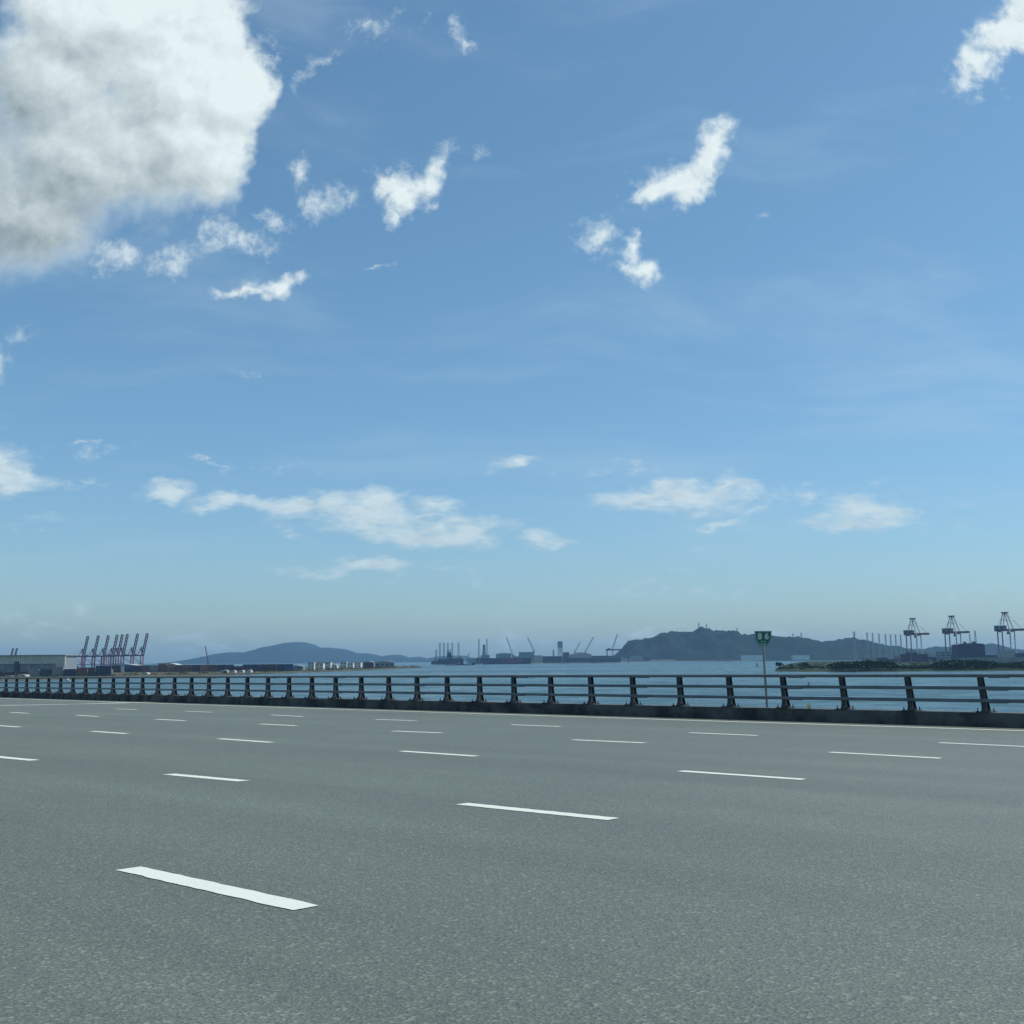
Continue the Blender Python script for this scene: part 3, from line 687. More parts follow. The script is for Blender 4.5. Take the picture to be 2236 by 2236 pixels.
while px < 640:
    D = 1620 if px < 200 else 1680; st = 12.9 / mpp(D); zone = [z for z in ZONES if z[0] <= px < z[1]]
    cols = zone[0][2] if zone else ['maroon']; base = 2.6
    nst = 4 if px > 150 else (3 if px > 60 else 4)
    if rnd.random() < .22: nst -= 1
    if 300 < px < 400 and rnd.random() < .3: nst += 1
    cc = rnd.choice(cols)
    for kz in range(nst):
        if rnd.random() < .35: cc = rnd.choice(cols)
        p = on(px + rnd.uniform(-.2, .2), D + rnd.uniform(-1, 1), base + kz * 2.61); container(cc, p, .02, W1)
    px += st * (1 if rnd.random() < .9 else 1.4)
# a nearer second row, low, at the left
px = -30.0
while px < 236:
    D = 1215; cc = rnd.choice(['green', 'navy', 'rust', 'green', 'plum', 'maroon', 'grey'] if px > 60 else ['maroon', 'plum'])
    for kz in range(rnd.choice((2, 3, 3, 4))):
        container(cc, on(px, D, 2.6 + kz * 2.61), .02, 'in the nearer row before the striped warehouse')
    px += 13.2 / mpp(D)
W2 = 'in the yard behind the right-hand island'
blocks = [(1915, 1931, 3, ['plum', 'navy']), (1931, 1953, 2, ['plum', 'navy', 'maroon']), (1953, 1966, 4, ['navy', 'plum', 'grey']), (1966, 1992, 5, ['plum', 'maroon', 'navy', 'grey']), (1992, 2024, 5, ['plum', 'maroon', 'navy', 'plum']),
          (2024, 2032, 3, ['grey', 'navy']), (2036, 2052, 3, ['navy', 'plum']), (2078, 2091, 4, ['navy', 'maroon', 'plum']), (2152, 2180, 4, ['plum', 'maroon', 'navy']), (2180, 2200, 3, ['navy', 'plum']), (2214, 2236, 5, ['plum', 'navy'])]
for (a, b, hgt, cols) in blocks:
    D = 2650.0; px = a + 12.2 / mpp(D) / 2
    while px < b + 2:
        for kz in range(hgt + (1 if rnd.random() < .2 else 0)):
            for row in (0,):
                o = container(rnd.choice(cols), on(px, D + rnd.uniform(-1.5, 1.5), 3.2 + kz * 2.62 * 1.45), rnd.uniform(-.02, .02), W2); o.scale = (1, 1.2, 1.45)
        px += 12.7 / mpp(D)

# ------------------------------------------------------------------ buildings
M_CLAD = mat('white_cladding', (0.66, 0.66, 0.58), .6, var=.15, vscale=.2)
M_GREYW = mat('grey_cladding', (0.23, 0.27, 0.29), .7, var=.15, vscale=.15)
M_DARKW = mat('dark_cladding', (0.06, 0.07, 0.085), .7, var=.25, vscale=.1)
M_ROOF = mat('pale_roof', (0.36, 0.38, 0.37), .6, var=.15, vscale=.1)
M_GLASS = mat('dark_window', (0.03, 0.04, 0.05), .25)
M_BRICK = mat('brown_render', (0.30, 0.17, 0.12), .85, var=.2, vscale=.2)
M_CREAM = mat('cream_render', (0.68, 0.66, 0.58), .8, var=.12, vscale=.2)
def striped_warehouse():
    D = 1400; x0, x1 = at(-70, 1450, D).x, at(143, 1450, D).x; top = at(70, 1430.5, D).z; low = 2.5
    r = empty('warehouse', ((x0 + x1) / 2, D, low), 0, 'long pale warehouse with vertical white ribs at the far left of the port', 'warehouse')
    L = x1 - x0; H = top - low; k = mpp(D)
    mb = MB(); mb.box((0, 20, H / 2 - .5), (L - 2, 38, H - 1)); mb.build('wall', M_GREYW, r)
    mb = MB(); mb.box((0, 18, H - .1), (L + 1, 44, .8)); mb.build('roof', M_ROOF, r)
    mb = MB(); n = 48
    for i in range(n):
        x = -L / 2 + L * (i + .5) / n; mb.box((x, -.7, H - 5.8), (L / n * .5, 1.4, 10.2))
    for i in range(8):
        x = L / 2 - 12 * (i + .5) / 8; mb.box((x, -.75, H / 2 + 3), (.9, 1.0, H - 6))
    tag(mb.build('ribs', M_CLAD, r), kind='stuff')
    mb = MB(); mb.box((0, -.1, H - 5.9), (L, .8, 10)); mb.build('fascia', M_CLAD, r)
    mb = MB(); xx = at(38, 1450, D).x - (x0 + x1) / 2; mb.box((xx, -1.4, H * .42), (5.2, 2.2, H * .52)); mb.build('stair_tower', M_DARKW, r)
    mb = MB()
    for i in range(7): mb.box((-L / 2 + 12 + i * L / 7.6, -.1, H * .40), (6.0, .3, H * .3))
    mb.build('loading_door', M_GREYW, r)
striped_warehouse()
def shed(px0, px1, ytop, D, depth, label, wall, roof=M_ROOF, arch=0.0, base=3.0, win=True, cat='building', name='building', rows=1):
    x0, x1 = at(px0, ytop, D).x, at(px1, ytop, D).x; top = at((px0 + px1) / 2, ytop, D).z; H = top - base; L = x1 - x0
    r = empty(name, ((x0 + x1) / 2, D, base), 0, label, cat)
    eave = H * (1 - arch)
    mb = MB(); mb.box((0, depth / 2, eave / 2), (L, depth, eave)); mb.build('wall', wall, r)
    mb = MB(); n = 10; pts = []
    for i in range(n + 1):
        t = i / n; pts.append((-L / 2 * 1.02 + L * 1.02 * t, eave + .15 + (H - eave) * math.sin(math.pi * t)))
    pts += [(L / 2 * 1.02, eave - .1), (-L / 2 * 1.02, eave - .1)]
    if arch == 0: pts = [(-L / 2 * 1.02, eave - .02), (L / 2 * 1.02, eave - .02), (L / 2 * 1.02, eave + .06 * H), (-L / 2 * 1.02, eave + .06 * H)]
    mb.prism(pts, (0, depth / 2, 0), ex, ez, ey, depth + 1.5); mb.build('roof', roof, r)
    if win:
        for rr in range(rows):
            nw = max(2, int(L / 9))
            for i in range(nw):
                if nw > 14 and i % 2: continue
                mb = MB(); mb.box((-L / 2 + L * (i + .5) / nw, -.08, eave * (rr + .55) / rows), (L / nw * .55, .2, eave * .3 / rows)); mb.build('window', M_GLASS, r)
    return r
def tank(px, D, rpx, hpx, label, m=M_CLAD):
    k = mpp(D); p = on(px, D, 2.5); r = empty('storage_tank', p, 0, label, 'tank'); top = at(px, hpx, D).z - 2.5; rad = rpx * k
    mb = MB(); mb.tube((0, 0, 0), (0, 0, top * .82), rad, rad, 28); mb.build('shell', m, r, smooth=False)
    mb = MB(); n = 28; vs = []
    for j in range(4):
        t = j / 4; 
        for i in range(n): a = 2 * math.pi * i / n; vs.append((rad * 1.01 * math.cos(t * 1.571) * math.cos(a), rad * 1.01 * math.cos(t * 1.571) * math.sin(a), top * .82 + top * .18 * math.sin(t * 1.571)))
    vs.append((0, 0, top)); mb.add(vs, [(j * n + i, j * n + (i + 1) % n, (j + 1) * n + (i + 1) % n, (j + 1) * n + i) for j in range(3) for i in range(n)] + [(3 * n + i, 3 * n + (i + 1) % n, 4 * n) for i in range(n)])
    mb.build('dome', M_CREAM, r, smooth=True)
shed(236, 302, 1450, 1760, 30, 'long white roofed shed behind the blue containers under the crane legs', M_CLAD, arch=.25, win=False)
shed(345, 392, 1448, 1740, 28, 'white arched-roof hall behind the rust coloured containers', M_CREAM, arch=.4, win=False)
shed(143, 160, 1454, 1440, 12, 'small pink-grey office block beside the right end of the ribbed warehouse', mat('pink_render', (.42, .30, .30), .8, var=.1), win=True)
# small white and cream buildings on the spit
SP = [(672, 686, 1447, 1880, M_CREAM, 'tall narrow white block on the spit beyond the last containers', 3), (688, 706, 1449, 1860, M_CREAM, 'white stepped block with dark windows on the spit', 2), (610, 632, 1459, 1700, M_CLAD, 'low white roofed shed at the shore before the dark blue containers', 1),
      (628, 662, 1453, 1800, M_GREYW, 'grey low works building on the spit left of the tall white block', 1), (692, 722, 1446.5, 2050, M_CREAM, 'cream long building with a pale roof in the middle of the spit', 2), (724, 736, 1451, 2000, M_CREAM, 'tiny cream house between the long cream building and its neighbours', 1),
      (743, 757, 1446, 2100, M_CREAM, 'cream cube-shaped house on the outer half of the spit', 2), (758, 771, 1448, 2080, M_CLAD, 'white flat-roofed house right of the cream cube-shaped house', 2), (773, 788, 1447, 2150, M_CREAM, 'cream gabled house left of the maroon shed on the spit', 2),
      (793, 815, 1443.5, 2250, mat('maroon_cladding', (.12, .04, .05), .7, var=.2), 'dark maroon shed near the outer end of the spit', 1), (819, 861, 1443.8, 2350, M_GREYW, 'long grey shed with a dark roof nearest the end of the spit', 1),
      (480, 496, 1463, 1430, M_CLAD, 'pale green-white hut at the shore, leftmost of the small huts', 1), (504, 513, 1464, 1440, M_CREAM, 'small cream hut at the shore, second from the left', 1), (522, 531, 1463.5, 1450, M_CREAM, 'small cream hut at the shore, third from the left', 1),
      (539, 548, 1463, 1460, M_CLAD, 'small white hut at the shore, rightmost of the row of huts', 1), (310, 322, 1468.5, 1330, M_CLAD, 'white shelter at the water edge below the blue containers', 1), (0, 22, 1476, 1180, M_CLAD, 'long white low shelter on the shore at the left edge', 1),
      (30, 56, 1473, 1190, M_CREAM, 'cream low shelter with openings on the shore near the left edge', 1), (230, 240, 1462, 1350, M_BRICK, 'little brown hut on the shore left of the blue containers', 1)]
for (a, b, yt, D, m, lab, rows) in SP: shed(a, b, yt, D, 10 if D < 1700 else 16, lab, m, rows=rows, arch=.2 if rows == 1 else 0, name='small_building')
# shipyard
SY = 4800
shed(1133, 1166, 1425, SY + 100, 60, 'grey flat-roofed assembly hall at the left of the shipyard', M_GREYW, win=False)
shed(1083, 1116, 1426, SY + 80, 60, 'grey hall above the long dark hull in the shipyard', M_GREYW, win=False, arch=.08)
shed(1245, 1291, 1424.5, SY, 70, 'largest pale grey shipyard hall with a low curved roof', mat('pale_grey_cladding', (.33, .36, .37), .7, var=.1), arch=.2, win=False)
shed(1229, 1243, 1425, SY - 20, 50, 'dark block joined to the foot of the striped tower', M_DARKW, win=False)
shed(1185, 1228, 1433.5, SY - 60, 40, 'long low dark workshop left of the striped tower', M_DARKW, win=False)
shed(1243, 1356, 1436.5, SY - 60, 40, 'very long low dark shed along the shipyard quay', M_DARKW, win=False)
shed(1291, 1345, 1432.5, SY + 200, 40, 'dark low building between the largest hall and the wooded hill', M_DARKW, win=False)
shed(1166, 1184, 1432, SY + 160, 40, 'pale grey low hall between the leftmost grey hall and the long dark workshop', M_ROOF, win=False)
shed(1120, 1134, 1434, SY + 150, 30, 'small grey block in the gap right of the long dark hull', M_GREYW, win=False)
shed(1357, 1378, 1437.5, 5500, 30, 'pale low shed where the shipyard meets the wooded hill', M_ROOF, win=False, base=5)
shed(1022, 1044, 1438, 5000, 30, 'pale low block behind the red-hulled barge', M_GREYW, win=False, base=2)
shed(1420, 1475, 1440.5, 5950, 12, 'long thin white wall on the shore under the left flank of the hill', M_CREAM, win=False, base=5)
shed(1555, 1600, 1440, 5950, 12, 'thin pink-grey shed on the shore under the hill summit', mat('pinkish_cladding', (.30, .22, .26), .8, var=.1), win=False, base=5)
def striped_tower():
    D = SY - 30; k = mpp(D); p = on(1223.5, D, 4); r = empty('striped_tower', p, 0, 'white tower with three dark blue bands at its top in the shipyard', 'tower'); H = at(1223.5, 1401, D).z - 4; w = 10.5 * k
    mb = MB(); mb.box((0, 0, H / 2), (w, w, H)); mb.build('shaft', M_CREAM, r)
    for j in range(3):
        z = H - (1.6 + j * 4.6) * k; mb = MB(); mb.box((0, 0, z), (w + .8, w + .8, 2.4 * k)); mb.build('band', mat('blue_band', (.015, .05, .14), .6), r)
    mb = MB(); mb.box((0, 0, H + .6), (w * .5, w * .5, 1.6)); mb.build('cap', M_DARKW, r)
striped_tower()
def chimney(px, ytop, D, wpx, label, base=4):
    p = on(px, D, base); H = at(px, ytop, D).z - base; r = empty('chimney', p, 0, label, 'chimney'); w = wpx * mpp(D)
    mb = MB(); mb.tube((0, 0, 0), (0, 0, H), w * .62, w * .45, 14); mb.build('stack', M_GREYW, r); mb = MB(); mb.tube((0, 0, H), (0, 0, H + 2), w * .52, w * .52, 14); mb.build('rim', M_DARKW, r)
chimney(1209, 1420, SY, 3.6, 'dark chimney standing left of the striped tower')
# under the hill
shed(1620, 1668, 1431, 5800, 30, 'long white shed at the foot of the hill just left of the sign pole', M_CLAD, win=False, base=4)
shed(1731, 1768, 1431, 5850, 30, 'pale shed at the foot of the hill right of the sign', M_CLAD, win=False, base=4)
shed(1742, 1775, 1425, 6200, 30, 'smaller grey shed standing above the pale shed under the hill', M_GREYW, win=False, base=14)
shed(1788, 1812, 1426, 6100, 30, 'pale arched shed at the foot of the hill left of the white pylon', M_ROOF, win=False, arch=.3, base=8)
shed(1378, 1404, 1433, 5900, 30, 'grey-green low shed at the left foot of the hill', M_GREYW, win=False, base=8)
# right-hand yard
def slab_block():
    D = 2750; x0, x1 = at(2092, 1420, D).x, at(2151, 1420, D).x; base = 3; H = at(2120, 1407.5, D).z - base; L = x1 - x0
    r = empty('storage_building', ((x0 + x1) / 2, D, base), 0, 'large dark maroon-blue block with vents on its roof between the second and third tall cranes', 'building')
    m = mat('maroon_blue_cladding', (.045, .032, .075), .7, color2=(.028, .035, .085), vscale=.06)
    mb = MB(); mb.box((0, 20, H / 2), (L, 40, H)); mb.box((0, -.4, H * .3), (L * .98, .8, .8)); mb.build('wall', m, r)
    for i in range(14):
        mb = MB(); mb.box((-L / 2 + L * (i + .5) / 14, -.25, H * .5), (.7, .5, H * .96)); mb.build('pilaster', m, r)
    mb = MB(); mb.prism([(-L / 2, H), (L / 2, H), (L / 2 - 3, H + 2), (L * .1, H + 3.5), (-L * .3, H + 3)], (0, 20, 0), ex, ez, ey, 40); mb.build('roof', M_DARKW, r)
    for (px, w, yt) in ((2111, 4, 1402), (2131, 6, 1401.5)):
        mb = MB(); xx = at(px, 1405, D).x - (x0 + x1) / 2; zt = at(px, yt, D).z - base; mb.box((xx, 12, (H + zt) / 2 + 1), (w * 1.1, 8, zt - H)); mb.build('vent', M_DARKW, r)
slab_block()
shed(2054, 2075, 1423, 2600, 30, 'pale grey banded office block right of the first tall crane', M_GREYW, rows=4)
shed(2190, 2215, 1422, 2550, 30, 'pale grey-green hall under the third tall crane', M_ROOF, win=False)
shed(2096, 2330, 1436, 1900, 8, 'very long low pale wall-like building on the island before the dark block', mat('weathered_wall', (.30, .32, .28), .85, color2=(.19, .22, .19), vscale=.02), win=False, arch=0)
shed(1888, 1914, 1437.5, 2400, 20, 'low sandy-coloured shed at the left end of the right-hand yard', mat('sandy_render', (.42, .33, .25), .9, var=.2), win=False)

# ------------------------------------------------------------------ cranes
M_CR1 = mat('pink_grey_steel', (.27, .12, .16), .6, var=.25, vscale=.1)
M_CR2 = mat('plum_steel', (.085, .055, .10), .6, var=.25, vscale=.1)
M_CRO = mat('faded_orange_steel', (.22, .08, .05), .6, var=.3, vscale=.1)
M_CRW = mat('pale_steel', (.42, .42, .44), .6, var=.2, vscale=.1)
def lattice(mb, p, q, w, t, n, ref=Vector((0, 1, 0))):
    """four-chord lattice boom"""
    p, q = Vector(p), Vector(q); d = (q - p); a = d.cross(ref).normalized(); b = d.cross(a).normalized()
    cs = [(a * x + b * y) * (w / 2) for x, y in ((-1, -1), (1, -1), (1, 1), (-1, 1))]
    for c in cs: mb.bar(p + c, q + c, t)
    for i in range(n):
        u, v = p + d * (i / n), p + d * ((i + 1) / n)
        for j in range(4):
            c0, c1 = cs[j], cs[(j + 1) % 4]; mb.bar(u + (c0 if i % 2 else c1), v + (c1 if i % 2 else c0), t * .6)
def ship_crane_up():
    """quay crane, boom raised; x towards the water, y along the quay; metres"""
    r = empty('quay_crane'); H = 26; G_ = 17; Wd = 15
    for x in (0, -G_):
        for y in (-Wd / 2, Wd / 2):
            mb = MB(); mb.bar((x, y, 0), (x, y, H), 1.5 if x == 0 else 1.2); mb.build('leg', M_CR1, r)
    mb = MB()
    for x in (0, -G_): mb.bar((x, -Wd / 2, 2), (x, Wd / 2, 2), 1.2); mb.bar((x, -Wd / 2, 12), (x, Wd / 2, 12), 1.0)
    for y in (-Wd / 2, Wd / 2): mb.bar((0, y, 12), (-G_, y, 12), 1.1); mb.bar((0, y, 12), (-G_, y, H), .7)
    mb.build('portal_beams', M_CR1, r)
    mb = MB()
    for y in (-2.2, 2.2): mb.bar((2, y, H + .8), (-26, y, H + .8), 1.1, 2.0)
    for i in range(8): mb.bar((2 - i * 4, -2.2, H + .8), (2 - i * 4, 2.2, H + .8), .6)
    mb.build('girder', M_CR2, r)
    mb = MB(); mb.box((-13, 0, H + 2.6), (7, 5, 3.4)); mb.build('machinery_house', M_CRW, r)
    mb = MB(); 
    for y in (-3, 3): mb.bar((0, y * 1.5, H), (-1.5, y * .4, H + 14), .9); mb.bar((-9, y * 1.2, H), (-1.5, y * .4, H + 14), .6)
    mb.box((-1.5, 0, H + 14), (2.4, 3.5, 2.2)); mb.build('mast', M_CR1, r)
    mb = MB(); mb.bar((-1.5, 0, H + 14), (-25, 0, H + 1.5), .35); mb.bar((-1.5, 0, H + 14), (3.2, 0, H + 20), .35); mb.build('stay', M_CR1, r)
    mb = MB(); lattice(mb, (1.0, 0, H + 1), (7.6, 0, H + 38.5), 3.2, .75, 12); mb.build('boom', M_CR2, r)
    mb = MB(); mb.box((7.8, 0, H + 39), (2.6, 3.2, 1.4)); mb.build('boom_tip', M_CRW, r)
    return r
HINGE = [179.8, 202.6, 224.4, 243.5, 254.9, 265.8, 288, 309]; ORD = ['first', 'second', 'third', 'fourth', 'fifth', 'sixth', 'seventh', 'eighth']
c0 = ship_crane_up()
for i, px in enumerate(HINGE):
    D = 2080 - i * 22; o = c0 if i == 0 else copy_tree(c0)
    o.location = on(px, D, 2.6); o.rotation_euler = (0, 0, R(4)); o.scale = (1, 1, 1)
    tag(o, 'plum-grey quay crane with boom raised, %s from the left of the row of eight' % ORD[i], 'quay crane', 'quay cranes with raised booms behind the left container stacks')
for i, (px, lab) in enumerate(((20, 'left one of the two smaller raised crane booms showing over the ribbed warehouse'), (28.5, 'right one of the two smaller raised crane booms showing over the ribbed warehouse'))):
    o = copy_tree(c0); D = 2900; o.location = on(px, D, 2.6); o.scale = (1, 1, .86); tag(o, lab, 'quay crane', 'far cranes over the ribbed warehouse')

def tall_crane():
    r = empty('gantry_crane'); H = 74; a, b = 32, 22          # a across the quay (x), b along (y)
    for x, m in ((-a / 2, M_CR2), (a / 2, M_CRW)):
        for y in (-b / 2, b / 2):
            mb = MB(); mb.bar((x, y, 0), (x, y, H), 2.2); mb.build('leg', m, r)
    mb = MB()
    for y in (-b / 2, b / 2):
        mb.bar((-a / 2, y, 18), (a / 2, y, 18), 2.0)
    for x in (-a / 2, a / 2): mb.bar((x, -b / 2, 4), (x, b / 2, 4), 2.2); mb.bar((x, -b / 2, 27), (x, b / 2, 27), 1.6); mb.bar((x, -b / 2, H - 1), (x, b / 2, H - 1), 2)
    mb.build('portal_beams', M_CR2, r)
    mb = MB()
    for y in (-3.4, 3.4): mb.bar((-a / 2 - 12, y, H + 3), (a / 2 + 31, y, H + 3), 1.8, 5.6)
    for i in range(10): mb.bar((-a / 2 - 10 + i * 7.4, -3.4, H + 3), (-a / 2 - 10 + i * 7.4, 3.4, H + 3), 1)
    mb.build('boom', M_CRO, r)
    mb = MB(); mb.box((-a / 2 + 2, 0, H + 8), (24, 16, 11)); hs = mb.build('machinery_house', M_CR2, r)
    mb = MB(); mb.box((-a / 2 + 2, 0, H + 14), (27, 17, 1.2)); mb.build('roof', M_CRW, hs)
    mb = MB(); mb.box((6, -1, H - 5), (5, 5, 5)); mb.bar((6, -1, H), (6, -1, H - 3), 2.4); mb.build('operator_cab', M_CR2, r)
    Z = H + 46
    mb = MB()
    for y in (-1, 1):
        mb.bar((a / 2, y * b / 2, H), (2, y * 4, Z), 2.1); mb.bar((-a / 2 + 4, y * b / 2 * .8, H + 5), (-3, y * 4, Z), 1.7); mb.bar((a / 2 - 6, y * b * .38, H + 24), (-5, y * 6, H + 30), .8)
    mb.build('mast', M_CRW, r)
    mb = MB(); mb.box((0, 0, Z + .6), (14, 11, 3.2)); mb.build('masthead', M_CR2, r)
    mb = MB(); mb.bar((2, 3, Z), (a / 2 + 22, 3, H + 5), .6); mb.bar((2, -3, Z), (a / 2 + 29, -3, H + 5), .6); mb.bar((-2, 0, Z), (-a / 2 - 11, 0, H + 5), .6); mb.build('stay', M_CRW, r)
    return r
t0 = tall_crane()
for i, (px, D, sc, lab) in enumerate(((1998, 2900, .93, 'tall dark gantry crane with pale legs, leftmost of the three at right'), (2084, 2880, .97, 'tall dark gantry crane, middle one of the three, left of the large dark block'), (2201, 2860, 1.03, 'tall dark gantry crane nearest the right edge of the photo'))):
    o = t0 if i == 0 else copy_tree(t0); o.location = on(px, D, 3); o.scale = (sc,) * 3; o.rotation_euler = (0, 0, R(-52)); tag(o, lab, 'gantry crane', 'tall gantry cranes behind the right-hand island')

def jib_crane(p0, p1, D, label, base=4, m=M_GREYW, wpx=1.6):
    """luffing crane: pedestal at p0 (px,py), jib up to p1"""
    g0 = on(p0[0], D, base); r = empty('jib_crane', g0, 0, label, 'crane'); a = at(p0[0], p0[1], D) - g0; b = at(p1[0], p1[1], D) - g0; k = mpp(D)
    mb = MB(); lattice(mb, (0, 0, 0), (0, 0, a.z), 3.2 * k * .8, .8 * k * .6, 6, Vector((0, 1, 0))); mb.build('pedestal', m, r)
    mb = MB(); mb.box((0, 0, a.z), (3.4 * k, 2.4 * k, 2.2 * k)); mb.build('cab', m, r)
    mb = MB(); lattice(mb, (0, 0, a.z + k), tuple(b), wpx * k, .55 * k, 10); mb.build('jib', m, r)
    sgn = -1 if b.x > 0 else 1
    mb = MB(); mb.bar((0, 0, a.z), (sgn * 2.5 * k, 0, a.z + 6 * k), .5 * k); mb.bar((sgn * 2.5 * k, 0, a.z + 6 * k), tuple(b), .3 * k); mb.build('backstay', m, r)
jib_crane((1166, 1422), (1152, 1392), SY + 60, 'luffing crane leaning left above the leftmost grey shipyard hall')
jib_crane((1256, 1424), (1267, 1402), SY - 30, 'luffing crane leaning right, first one right of the striped tower')
jib_crane((1279, 1424), (1296, 1391), SY - 20, 'luffing crane leaning right behind the largest pale hall')
jib_crane((1338, 1420), (1348, 1385), SY + 300, 'thin luffing crane nearest the wooded hill')
jib_crane((1118, 1428), (1106, 1391), SY + 40, 'faint luffing crane above the long dark hull')
jib_crane((454, 1448), (448, 1410), 1900, 'thin tall crane rising over the rust coloured containers at left', base=2.5, m=M_CR1, wpx=1.0)
jib_crane((1020, 1441), (1024, 1427), 3700, 'small floating crane jib over the red-hulled barge', base=1, wpx=1.0)
def bridge_crane():
    D = 5300; k = mpp(D); g0 = on(1326, D, 4); r = empty('goliath_crane', g0, 0, 'maroon goliath crane reaching behind the left end of the wooded hill', 'gantry crane'); H = at(1326, 1419, D).z - 4; L = 48 * k
    m = mat('maroon_steel', (.10, .05, .08), .6, var=.2)
    for x in (0, L - 5):
        for y in (-10, 10):
            mb = MB(); mb.bar((x + (y * .25), y * 1.4, 0), (x, y * .4, H), 2.2 * k * .9); mb.build('leg', m, r)
    mb = MB(); mb.bar((-3 * k, 0, H), (L + 3, 0, H), 2.0 * k, 3.0 * k); mb.build('girder', m, r)
    mb = MB(); mb.box((4 * k, 0, H + 2.5 * k), (5 * k, 4 * k, 2.4 * k)); mb.build('trolley', m, r)
bridge_crane()

# ------------------------------------------------------------------ ships, rigs
M_HULL = mat('navy_hull', (.030, .035, .075), .5, var=.2, vscale=.05); M_HULLR = mat('dull_red_hull', (.16, .05, .06), .6, var=.2, vscale=.05)
def hull(r, L, B, H, m, name='hull', bow=.12):
    mb = MB(); pts = [(-L / 2, -B / 2), (L / 2 - L * bow, -B / 2), (L / 2, 0), (L / 2 - L * bow, B / 2), (-L / 2, B / 2)]; vs = [(x * .96, y * .85, -1) for x, y in pts] + [(x, y, H) for x, y in pts]
    mb.add(vs, [(4, 3, 2, 1, 0), (5, 6, 7, 8, 9)] + [(i, (i + 1) % 5, 5 + (i + 1) % 5, 5 + i) for i in range(5)]); return mb.build(name, m, r)
def drill_ship():
    D = 4500; k = mpp(D); r = empty('drill_ship', on(1107, D, 0), math.pi, 'long dark navy and maroon hull with a tall derrick tower at its left end', 'ship'); L = 106 * k; B = 30
    H = at(1107, 1437, D).z
    hull(r, L, B, H, M_HULL, bow=.05)
    mb = MB(); mb.box((-L * .1, B / 2 + .2, H * .55), (L * .42, .6, H * .8)); mb.build('painted_band', M_HULLR, r)
    x0 = (1107 - 1057.5) * k; top = at(1057.5, 1409, D).z
    mb = MB()
    for sx in (-1, 1):
        for sy in (-1, 1): mb.bar((x0 + sx * 4.5 * k, sy * 8, H), (x0 + sx * 1.4 * k, sy * 3, top), 1.6)
    for j in range(9):
        t = j / 9; t2 = (j + 1) / 9; w = (4.5 - 3.1 * t) * k; w2 = (4.5 - 3.1 * t2) * k; z, z2 = H + (top - H) * t, H + (top - H) * t2
        for sy in (-1, 1): mb.bar((x0 - w, sy * 6, z), (x0 + w2, sy * 6, z2), 1.4); mb.bar((x0 + w, sy * 6, z), (x0 - w2, sy * 6, z2), 1.4)
    mb.box((x0, 0, (H + top) / 2), (2.2 * k, 5, (top - H) * .9)); mb.box((x0, 0, top), (5 * k, 8, 2.4 * k)); mb.build('derrick', M_DARKW, r)
    mb = MB(); mb.box((x0 - 3 * k, 0, H + 3.5 * k), (18 * k, 18, 7 * k)); mb.build('deckhouse', M_GREYW, r)
    mb = MB()
    for xx, h in ((-6, 4), (-22, 3), (-40, 3.4), (-14, 7), (-30, 5)): mb.box((xx * k, 0, H + h * k / 2), (5 * k, 10, h * k))
    mb.build('deck_gear', M_GREYW, r)
drill_ship()
def rig_leg(mb, x, y, z0, z1, w, t): lattice(mb, (x, y, z0), (x, y, z1), w, t, 14, Vector((0, 1, 0)))
def rig(pxs, ytop, D, deck_px, ydeck, label, tower=None, ybase=1447.5):
    k = mpp(D); cpx = sum(deck_px) / 2; r = empty('jackup_rig', on(cpx, D, 0), 0, label, 'drilling rig'); zt = at(cpx, ydeck, D).z
    mb = MB(); L = (deck_px[1] - deck_px[0]) * k; mb.box((0, 0, zt * .55), (L, 26, zt * .9)); mb.build('hull_deck', M_DARKW, r)
    for i, px in enumerate(pxs):
        z = at(px, ytop, D).z; mb = MB(); rig_leg(mb, (px - cpx) * k, (-10, 10, -10)[i % 3], 0, z, 2.6 * k, .7 * k); mb.build('leg', M_GREYW, r)
    if tower:
        x = (tower[0] - cpx) * k; z = at(tower[0], tower[1], D).z; mb = MB()
        for sx in (-1, 1):
            for sy in (-1, 1): mb.bar((x + sx * 5 * k, sy * 8, zt), (x + sx * 2 * k, sy * 3, z), 1.4)
        for j in range(5):
            mb.bar((x - 4 * k, 5, zt + (z - zt) * j / 5), (x + 4 * k, 5, zt + (z - zt) * (j + 1) / 5), 1.2); mb.bar((x + 4 * k, -5, zt + (z - zt) * j / 5), (x - 4 * k, -5, zt + (z - zt) * (j + 1) / 5), 1.2)
        mb.box((x, 0, zt + (z - zt) * .35), (8 * k, 12, (z - zt) * .6)); mb.build('derrick', M_DARKW, r)
    mb = MB()
    for q in range(4): mb.box(((q - 1.5) * L / 4.6, 0, zt + 1.2 * k * (1 + q % 2)), (L / 7, 14, 2.4 * k * (1 + q % 2))); 
    mb.build('deckhouse', M_GREYW, r)
rig((961, 969, 978), 1403.5, 4300, (956, 984), 1440, 'jack-up rig with three tall lattice legs, left one of the pair at anchor', None)
rig((988, 1001), 1403.5, 4250, (972, 1012), 1438, 'jack-up rig with a dark derrick between tall pale legs, right of the other rig', (981, 1418))
rig((953,), 1419, 4400, (942, 962), 1444, 'small single-legged barge rig at the left end of the anchorage', None)
rig((1046, 1063), 1395, 4650, (1040, 1070), 1437, 'tall twin-legged rig rising behind the derrick of the long dark hull', None)
